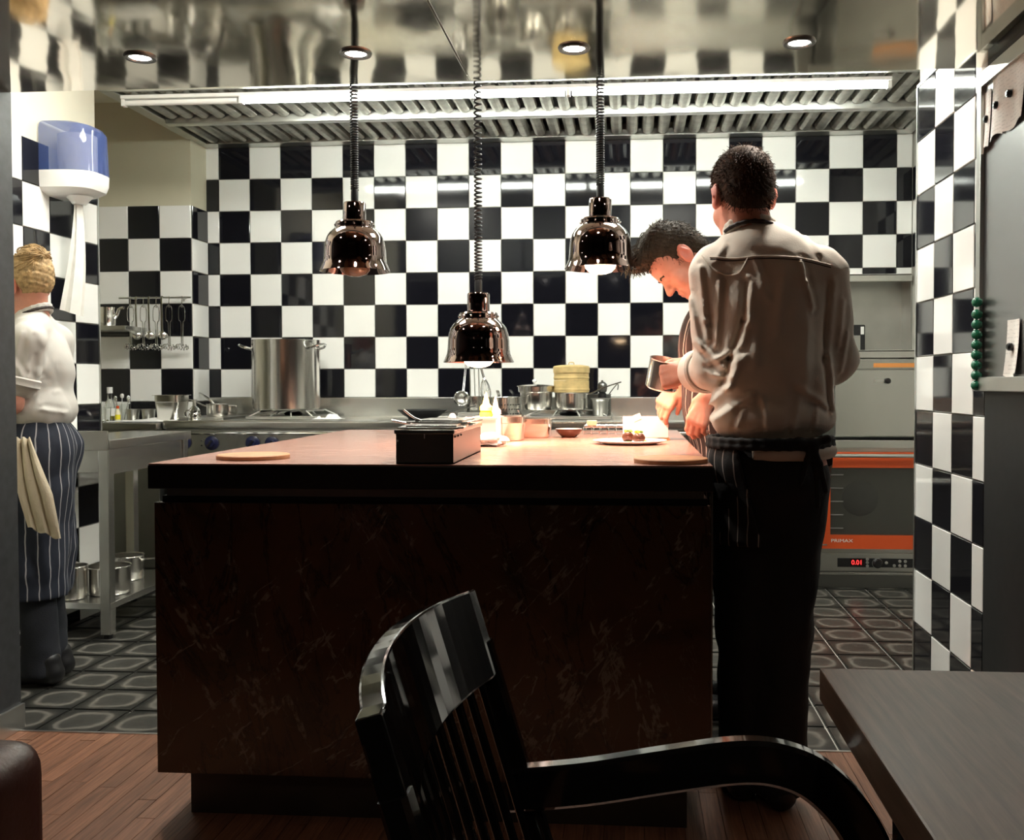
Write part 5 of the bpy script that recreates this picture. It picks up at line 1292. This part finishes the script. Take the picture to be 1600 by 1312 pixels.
cr1 = creases([(S2(2.6, (1252, 408), (1260, 440), (1270, 480)), .010, .007), (S2(2.6, (1226, 415), (1214, 520)), .004, .012), (S2(2.6, (1188, 430), (1178, 570)), .004, .013), (S2(2.6, (1262, 500), (1256, 620)), .004, .012),
    (S2(2.6, (1300, 440), (1292, 560), (1300, 640)), -.010, .008), (S2(2.6, (1166, 440), (1162, 500), (1142, 560), (1132, 600)), -.016, .008), (S2(2.6, (1104, 640), (1136, 606), (1162, 556)), .009, .009),
    (S2(2.6, (1118, 655), (1172, 616)), .007, .008), (S2(2.6, (1296, 636), (1248, 606)), .007, .009), (S2(2.6, (1196, 672), (1190, 622)), .006, .007), (S2(2.6, (1236, 670), (1246, 618)), .006, .008), (S2(2.6, (1150, 668), (1160, 640)), .006, .006), (S2(2.6, (1270, 668), (1276, 636)), .006, .006),
    (S2(2.65, (1094, 418), (1102, 500), (1106, 530)), .008, .008), (S2(2.65, (1078, 460), (1096, 545)), .006, .007), (S2(2.65, (1124, 440), (1118, 540)), .007, .008), (S2(2.65, (1130, 575), (1088, 532)), .008, .008), (S2(2.65, (1146, 548), (1108, 566)), .008, .007), (S2(2.65, (1140, 590), (1112, 585)), .006, .006),
    (S2(2.65, (1318, 470), (1312, 540)), .006, .007), (S2(2.65, (1326, 520), (1316, 580)), .006, .006), (S2(2.6, (1180, 402), (1200, 470)), .005, .009), (S2(2.6, (1135, 380), (1120, 405)), .005, .008), (S2(2.6, (1285, 392), (1270, 360)), .004, .008)], lambda P: np.clip((2.78-P[:, 1])*15, 0, 1))
shirt1 = sdf_object('shirt', sh, 'shirt_cream', man, lambda P: fo(P)+fo2(P)*np.clip((1.30-P[:, 2])*3, .15, 1)+cr1(P), cut=lambda x, y, z: (z-1.578+.0*x+.35*(y-2.72)))
cl = SDF(.005); up_ = np.array((-.05, .20, 1.)); up_ /= np.linalg.norm(up_)
for k in range(20):
    a0, a1 = 2*math.pi*k/20, 2*math.pi*(k+1)/20; q = lambda a: np.array((.335+.068*math.cos(a), 2.717+.060*math.sin(a), 1.568-.030*math.sin(a)))
    cl.cone(q(a0)-(0, 0, .012), q(a1)-(0, 0, .012), .010, .010, .008); cl.cone(q(a0)+(0, 0, .010), q(a1)+(0, 0, .010), .008, .008, .008)
sdf_object('collar', cl, 'shirt_cream', man)
nb = SDF(.004)
for k in range(9):
    a0, a1 = math.pi*1.12+math.pi*.86*k/9, math.pi*1.12+math.pi*.86*(k+1)/9; q = lambda a: np.array((.337+.079*math.cos(a), 2.715+.072*math.sin(a), 1.560-.032*math.sin(a)))
    nb.cone(q(a0), q(a1), .0060, .0060, .004)
sdf_object('neck_band', nb, 'collar_dark', man)
tr = SDF(.007)
tr.ell((.385, 2.685, .90), (.150, .125, .14), None, .05)
tr.chain([(.322, 2.685, .88), (.325, 2.70, .49), (.325, 2.715, .06)], [.098, .080, .072], .03); tr.chain([(.450, 2.685, .88), (.420, 2.68, .49), (.408, 2.665, .06)], [.098, .080, .074], .03)
fo3 = folds(8, .006, .8, 5, 40)
sdf_object('trousers', tr, 'trousers_black', man, fo3, cut=lambda x, y, z: .035-z+0*x+0*y)
apn = SDF(.006)
apn.ell((.387, 2.69, .95), (.162, .142, .12), None, .05).cone((.385, 2.70, .92), (.380, 2.71, .74), .150, .152, .06)
fo4 = folds(9, .006, .1, 5, 55)
ang = lambda cx, cy, R: (lambda V: np.arctan2(V[:, 1]-cy, V[:, 0]-cx)*R)
sdf_object('apron', apn, 'apron_black', man, fo4, cut=lambda x, y, z: np.maximum(np.maximum(z-1.005, .725-z+.06*(x-.38)), np.minimum(2.69-y, x-.318+.25*(z-.85))+0*z), attr=ang(.385, 2.69, .15))
wb_ = SDF(.004)
for k in range(32):
    a0, a1 = 2*math.pi*k/32, 2*math.pi*(k+1)/32; q = lambda a: np.array((.386+.166*math.cos(a), 2.69+.146*math.sin(a), .998))
    wb_.cone(q(a0)-(0, 0, .01), q(a1)-(0, 0, .01), .009, .009, .006); wb_.cone(q(a0)+(0, 0, .006), q(a1)+(0, 0, .006), .008, .008, .006)
for dx, dz in ((-.03, -.10), (.015, -.16), (.035, -.12)):
    k0 = np.array((.475, 2.553, .995)); wb_.chain([k0, k0+(dx*.5, -.012, dz*.4), k0+(dx, -.004, dz)], [.010, .008, .007], .006)
wb_.ell((.475, 2.552, .995), (.022, .014, .016), None, .01); wb_.cone((.475, 2.552, .995), (.515, 2.560, 1.01), .008, .012, .006); wb_.cone((.475, 2.552, .995), (.440, 2.548, 1.005), .008, .012, .006)
sdf_object('apron_ties', wb_, 'trousers_black', man)
sk = SDF(.005); sk.ell((.40, 2.672, .975), (.158, .124, .045), None, .02)
sdf_object('shirt_tail', sk, 'shirt_cream', man, fo2, cut=lambda x, y, z: np.maximum(np.maximum(np.maximum(y-2.66, .325-x)+0*z, .950-z+0*x+0*y), z-1.02+0*x+0*y))
shoe(man, (.322, 2.66, 0), (-.25, 1)); shoe(man, (.412, 2.60, 0), (-.05, 1))
def cuff(parent, a, b, r0, r1, mt, name='cuff'):
    a = Vector(a); b = Vector(b); L = (b-a).length
    MB().lathe([(r0-.004, -.002), (r0, 0), (r0+.003, L*.12), (r1-.001, L*.5), (r1+.002, L*.9), (r1, L), (r1-.004, L*.99), (r1-.006, L*.8), (r0-.006, L*.1)], a, 36, frame_to(b-a), cap=False).build(name, mt, parent)
cuff(man, (.224, 2.800, 1.195), (.198, 2.868, 1.190), .066, .061, 'shirt_cream')
cuff(man, (.535, 2.79, 1.195), (.490, 2.865, 1.175), .062, .058, 'shirt_cream')
def fuzz(o, parent, n, ln, r, mt, comb, seed, keep=None):
    rng = np.random.RandomState(seed); me = o.data; g = ORG[o]; vs = me.vertices; b_ = MB()
    for i in rng.choice(len(vs), min(n, len(vs)), replace=False):
        p = vs[i].co+g; nn = vs[i].normal; d = (nn*rng.uniform(.25, .7)+Vector(comb)*rng.uniform(.6, 1.1)+Vector(rng.normal(size=3)*.18)).normalized(); l = ln*rng.uniform(.6, 1.3)
        b_.tube([p-nn*.002, p+d*l*.5+nn*l*.12, p+d*l], [r, r*.8, r*.25], 4)
    q = b_.build('hair_strands', mt, parent); q['kind'] = 'stuff'
fuzz(hair1, man, 2600, .013, .0010, 'hair_brown', (0, -.25, -.75), 1)
from mathutils.bvhtree import BVHTree
def on_surface(o, pts, d=(0, 1, 0), off=.0):
    me = o.data; g = ORG[o]; bv = BVHTree.FromPolygons([v.co+g for v in me.vertices], [tuple(p.vertices) for p in me.polygons]); out = []
    for p in pts:
        h = bv.ray_cast(Vector(p)-Vector(d)*1.0, Vector(d))
        if h[0] is not None: out.append(h[0]-Vector(d)*off)
    return out
def seam_on(o, pts, r, name, mt, parent, n=8, d=(0, 1, 0)):
    P = on_surface(o, spline(pts, n), d, r*.3)
    if len(P) > 2: MB().tube(P, r, 6).build(name, mt, parent)
yk = [at(x, y, 2.60) for x, y in ((1112, 398), (1150, 402), (1190, 400), (1230, 401), (1262, 404), (1302, 412))]
seam_on(shirt1, yk, .0026, 'yoke_seam', 'shirt_cream', man)
seam_on(shirt1, [p+Vector((0, 0, -.006)) for p in yk], .0013, 'yoke_seam', 'toe_brown', man)
seam_on(shirt1, [at(x, y, 2.65) for x, y in ((1098, 398), (1118, 425), (1150, 430), (1166, 405))], .0028, 'sleeve_seam', 'shirt_cream', man)
ears(man, Lman, HFman)
# the pot in his hand
t = thing('small_pot', tuple(POT_C), 'small steel pot tilted in the hand of the person seen from behind', 'pot')
mx = frame_to(POT_AX)
MB().lathe([(0, -.045), (.044, -.045), (.049, -.040), (.051, .045), (.0525, .047), (.049, .047), (.047, -.038), (0, -.041)], POT_C, 40, mx, cap=False).build('body', 'steel_pot', t)
hnd = np.array(POT_C)+np.array((.05, -.02, .02))
MB().tube(spline([POT_C+np.array((.046, -.022, .024)), POT_C+np.array((.075, -.03, .03)), POT_C+np.array((.12, -.02, .022))], 5), .006, flat=(.016, .006)).build('handle', 'steel_pot', t)
# ================================================================ bowed cook in profile
c2 = thing('person', (.38, 3.42, 0), 'person in striped apron bowing over the plate, dark quiff', 'person')
HC = np.array((.178, 3.42, 1.585)); HF = frm((-.56, -.10, -.82), (-.82, .0, .56))
NB = (.300, 3.42, 1.480)
shN, elN, wrN = (.300, 3.25, 1.385), (.345, 3.20, 1.135), (.256, 3.165, 1.112)
shF, elF, wrF = (.275, 3.59, 1.37), (.255, 3.61, 1.14), (.178, 3.50, 1.152)
bd_ = SDF(.0042); L_ = head_sdf(bd_, HC, HF, 1.0)
bd_.cone(L_(0, -.04, -.035), NB, .056, .062, .03)
bd_.cone(NB, (.33, 3.42, 1.20), .06, .09, .03).ell((.33, 3.42, 1.25), (.08, .14, .16), None, .03).ell((.365, 3.43, 1.0), (.08, .13, .16), None, .03)
bd_.chain([NB, shN, elN, wrN], [.055, .055, .042, .027], .02); bd_.chain([NB, shF, elF, wrF], [.055, .055, .042, .027], .02)
for yy in (3.35, 3.52): bd_.chain([(.385, yy, .92), (.37, yy, .49), (.39, yy, .09)], [.085, .055, .04], .03)
hand_sdf(bd_, wrN, (-.38, .02, -.90), (.45, .85, -.15), -1, [(.35, .8, .6), (.4, .85, .6), (.45, .9, .6), (.5, .9, .6)], .98, thumb=(.35, .6))
hand_sdf(bd_, wrF, (-.55, -.05, -.80), (.45, .80, -.30), 1, [(.35, .55, .4), (.4, .6, .4), (.5, .65, .45), (.6, .7, .5)], .98, thumb=(.22, .6))
sdf_object('body', bd_, 'skin', c2)
r_, f_, u_ = HF; Rh = np.stack([r_, f_, u_]); hs = SDF(.004)
hs.ell(L_(0, -.014, .046), (.0815, .1015, .0925), Rh, .02); hs.ell(L_(0, -.060, -.020), (.062, .050, .058), Rh, .03)
hs.ell(L_(0, .060, .108), (.058, .055, .038), Rh, .03); hs.ell(L_(0, .095, .118), (.045, .032, .026), Rh, .025); hs.ell(L_(0, -.01, .128), (.058, .06, .026), Rh, .03)
hs.box(L_(0, .130, -.052), (.12, .075, .115), np.stack([r_, f_*.96+u_*.28, u_*.96-f_*.28]), .01, .01, 's')
for x in (-1, 1): hs.ell(L_(x*.090, -.012, -.012), (.034, .029, .042), Rh, .006, 's')
hair2 = sdf_object('hair', hs, 'hair_dark', c2, hair_noise(.0020, 180, 5), smooth_it=0)
rng = np.random.RandomState(2); SL = []
for k in range(170):
    x = rng.uniform(-.055, .055); y0 = rng.uniform(-.07, .06); b0 = L_(x, y0, .128-.6*abs(x)-1.8*max(0, -.01-y0)*.5); 
    e1 = L_(x*1.1+rng.normal()*.006, y0+.045, .150-.5*abs(x)+rng.uniform(0, .016)); e2 = L_(x*1.15+rng.normal()*.01, y0+.085+rng.uniform(0, .02), .140-.5*abs(x)+rng.uniform(-.02, .014))
    SL.append([b0, e1, e2])
strands(c2, 'hair_strands', SL, 'hair_dark', .0022)
fuzz(hair2, c2, 2400, .014, .0010, 'hair_dark', tuple(-.7*u_+.2*f_), 2)
for x in (-1, 1):
    MB().tube(spline([L_(x*.018, .099, .013), L_(x*.032, .099, .018), L_(x*.048, .088, .013)], 4), .0035, 6).build('eyebrow', 'hair_dark', c2)
sh = SDF(.006)
sh.ell((.315, 3.42, 1.29), (.125, .175, .17), None, .05).ell((.335, 3.42, 1.11), (.125, .175, .16), None, .05)
sh.cone(NB, shN, .060, .062, .04).cone(NB, shF, .060, .062, .04).cone(shN, elN, .066, .058, .03).cone(shF, elF, .066, .058, .03).cone(elN, (.30, 3.18, 1.122), .056, .046, .02).cone(elF, (.225, 3.57, 1.145), .056, .046, .02)
fo = folds(24, .009, .5, 5, 40)
sdf_object('shirt', sh, 'shirt_white', c2, fo, cut=lambda x, y, z: np.maximum((z-1.49+.6*(x-.30)*-1+0*y), 1.0-z+0*x+0*y))
ap_ = SDF(.005)
ap_.ell((.308, 3.42, 1.27), (.137, .150, .19), None, .05).ell((.328, 3.42, 1.09), (.140, .190, .17), None, .05).cone((.368, 3.38, .97), (.378, 3.38, .55), .138, .140, .05).cone((.368, 3.48, .97), (.378, 3.48, .55), .138, .140, .05)
fo = folds(31, .014, .15, 5, 50)
sdf_object('apron', ap_, 'apron_stripe', c2, fo, cut=lambda x, y, z: np.maximum(np.maximum(x-.36+0*y+0*z, .50-z+0*x+0*y), np.maximum(z-1.42+0*x+0*y, (np.abs(y-3.42)-.115-.5*np.clip(1.22-z, 0, .3)))), attr=ang(.38, 3.42, .17))
tr = SDF(.008)
for yy in (3.345, 3.515): tr.chain([(.39, yy, .93), (.375, yy, .49), (.395, yy, .06)], [.085, .075, .065], .03)
sdf_object('trousers', tr, 'trousers_black', c2, fo3, cut=lambda x, y, z: .035-z+0*x+0*y)
shoe(c2, (.46, 3.345, 0), (-1, 0), L=.25); shoe(c2, (.46, 3.515, 0), (-1, 0), L=.25)
ears(c2, L_, HF)
# ================================================================ blond cook at the left
w3 = thing('person', (-2.25, 3.6, 0), 'person with blond bun, white shirt and navy striped apron at the left', 'person')
HC = np.array((-2.328, 3.60, 1.530)); HF = frm((-.93, .28, -.18), (-.10, .0, 1))
NB = (-2.305, 3.60, 1.400)
shN, elN, wrN = (-2.235, 3.455, 1.320), (-2.285, 3.425, 1.085), (-2.42, 3.45, 1.00)
shF, elF, wrF = (-2.315, 3.755, 1.325), (-2.385, 3.78, 1.10), (-2.52, 3.74, 1.02)
bd_ = SDF(.005); L_ = head_sdf(bd_, HC, HF, .93)
bd_.cone(L_(0, -.03, -.04), NB, .048, .052, .03)
bd_.cone(NB, (-2.285, 3.60, 1.15), .050, .06, .03).ell((-2.285, 3.60, 1.20), (.06, .09, .13), None, .03).ell((-2.28, 3.60, .95), (.07, .10, .16), None, .03)
bd_.chain([NB, shN, elN, wrN], [.045, .038, .04, .025], .02); bd_.chain([NB, shF, elF, wrF], [.05, .05, .04, .025], .02)
for yy in (3.545, 3.66): bd_.chain([(-2.28, yy, .88), (-2.29, yy, .47), (-2.28, yy, .09)], [.07, .048, .036], .03)
hand_sdf(bd_, wrN, (-.85, .3, -.25), (.1, .5, -.85), -1, [.4]*4, .88); hand_sdf(bd_, wrF, (-.85, -.3, -.25), (.1, -.5, -.85), 1, [.4]*4, .88)
sdf_object('body', bd_, 'skin', w3)
r_, f_, u_ = HF; Rh = np.stack([r_, f_, u_]); hs = SDF(.0045)
hs.ell(L_(0, -.014, .046), (.0785, .0985, .090), Rh, .02); hs.ell(L_(0, -.052, .010), (.064, .050, .050), Rh, .03)
BUN = L_(.0, -.060, .112); hs.ell(BUN, (.056, .054, .046), Rh, .02); hs.ell(L_(.01, -.085, .065), (.045, .035, .045), Rh, .02)
hs.box(L_(0, .125, -.06), (.12, .075, .115), np.stack([r_, f_*.96+u_*.28, u_*.96-f_*.28]), .01, .01, 's')
for x in (-1, 1): hs.ell(L_(x*.090, -.010, -.020), (.036, .030, .044), Rh, .006, 's')
sdf_object('hair', hs, 'hair_blond', w3, hair_noise(.0025, 150, 9), smooth_it=0)
SL = []; rng = np.random.RandomState(6)
for k in range(90):
    a = rng.uniform(0, 6.28); b_ = rng.uniform(0, 6.28); P = []
    for j in range(4):
        aa = a+j*.55; n = np.array((math.cos(aa)*math.cos(b_), math.sin(aa), math.cos(aa)*math.sin(b_))); P.append(BUN+(r_*n[0]*.060+f_*n[1]*.058+u_*n[2]*.050)*(1.0+rng.uniform(-.05, .12)))
    SL.append(P)
for k in range(60):
    x = rng.uniform(-.07, .07); z = rng.uniform(-.035, .07); SL.append([L_(x*1.12, .03-.06*rng.rand(), z*.8+.02), L_(x*1.15, -.06, z+.03), L_(x*.8, -.105, z*.6+.06), L_(x*.5, -.10, .10)])
for k in range(0): SL.append([L_(.02*k-.03, -.085, -.01), L_(.02*k-.03, -.092, -.035), L_(.025*k-.03, -.092, -.055-.005*k)])
strands(w3, 'hair_strands', SL, 'hair_blond', .0028)
ears(w3, L_, HF, .93)
er = MB(); p = L_(-.084, -.004, -.045)
for k in range(4): er.sphere(p+np.array((0, 0, -.012*k)), .0035 if k % 2 else .0025, 8, 5)
er.build('earring', 'chrome', w3)
sh = SDF(.0055)
sh.ell((-2.283, 3.60, 1.22), (.112, .150, .17), None, .05).ell((-2.276, 3.60, 1.06), (.114, .150, .10), None, .05)
sh.cone(NB, shN, .055, .058, .04).cone(NB, shF, .055, .058, .04)
sh.cone(shN, (-2.262, 3.438, 1.185), .060, .066, .025).cone((-2.257, 3.440, 1.200), (-2.264, 3.437, 1.170), .070, .071, .005).cone((-2.185, 3.43, 1.26), (-2.19, 3.42, 1.14), .010, .012, .015, 's').cone(shF, (-2.345, 3.768, 1.185), .066, .07, .03)
fo = folds(44, .008, .5, 6, 38)
cr3 = creases([(S2(3.45, (62, 525), (70, 570), (64, 605)), -.004, .010), (S2(3.45, (75, 530), (96, 570), (116, 590)), .008, .008), (S2(3.45, (80, 600), (105, 640)), .007, .009), (S2(3.45, (60, 640), (95, 655)), .007, .008), (S2(3.45, (30, 540), (52, 590)), .007, .007), (S2(3.45, (48, 520), (40, 580)), .006, .007), (S2(3.45, (100, 610), (112, 660)), .006, .007), (S2(3.45, (70, 665), (80, 630)), .006, .006)], lambda P: np.clip((3.60-P[:, 1])*15, 0, 1))
sdf_object('shirt', sh, 'shirt_white', w3, lambda P: fo(P)+cr3(P), cut=lambda x, y, z: np.maximum(z-1.455-.5*(x+2.30)+0*y, .972-z-.30*(x+2.26)*-1+0*y))
cuff(w3, (-2.2575, 3.441, 1.182), (-2.264, 3.437, 1.152), .0715, .073, 'shirt_white', 'sleeve_hem')
cl = SDF(.0045)
for k in range(18):
    a0, a1 = 2*math.pi*k/18, 2*math.pi*(k+1)/18; q = lambda a: np.array((-2.308+.062*math.cos(a), 3.603+.060*math.sin(a), 1.420+.03*math.cos(a)))
    cl.cone(q(a0), q(a1), .010, .010, .006); cl.cone(q(a0)+(0, 0, .016), q(a1)+(0, 0, .016), .007, .007, .006)
sdf_object('collar', cl, 'shirt_white', w3)
nb = SDF(.004)
for k in range(10):
    a0, a1 = -1.9+2.2*k/10, -1.9+2.2*(k+1)/10; q = lambda a: np.array((-2.306+.070*math.cos(a), 3.603+.068*math.sin(a), 1.424+.03*math.cos(a)))
    nb.cone(q(a0), q(a1), .006, .006, .003)
sdf_object('neck_band', nb, 'collar_dark', w3)
ap_ = SDF(.0055)
ap_.ell((-2.282, 3.60, .93), (.118, .155, .13), None, .06).cone((-2.272, 3.56, .88), (-2.292, 3.56, .36), .120, .112, .06).cone((-2.298, 3.64, .88), (-2.315, 3.64, .36), .115, .108, .06)
fo = folds(51, .014, .1, 5, 45)
sdf_object('apron', ap_, 'apron_navy', w3, fo, cut=lambda x, y, z: np.maximum(np.maximum(z-1.03+.28*(x+2.26)*1.0+0*y, .335-z+0*x+0*y), (x+2.175)-.18*np.clip(z-.62, 0, .3)+0*y), attr=ang(-2.27, 3.60, .15))
tr = SDF(.007)
for yy, dx in ((3.548, 0), (3.655, -.03)): tr.chain([(-2.275+dx, yy, .90), (-2.278+dx, yy, .47), (-2.262+dx, yy, .05)], [.080, .064, .068], .02)
sdf_object('trousers', tr, 'jeans', w3, fo3, cut=lambda x, y, z: .035-z+0*x+0*y)
shoe(w3, (-2.18, 3.54, 0), (-1, .05), L=.25); shoe(w3, (-2.21, 3.66, 0), (-1, .05), L=.25)
# towel tucked in her apron
def towel(u, v):
    g = .45+.55*min(1, v*1.8)                                   # gathered where it is tucked in
    z = .958-.345*v-.045*v*(u-.3)+.006*math.sin(14*u); fold = .5+.5*math.sin(15*u+1.2*math.sin(3*v)); x = -2.268+.03*(1-g)+.125*u*g+.050*v
    return Vector((x+.006*math.sin(15*u), 3.412-.026*fold*(1-.35*v)-.012*math.sin(4*v), z))
tw = MB().grid(towel, 22, 24).build('kitchen_towel', 'towel_cream', None, solid=.006); tag(tw, 'folded cream towel hanging from the navy striped apron', 'towel')
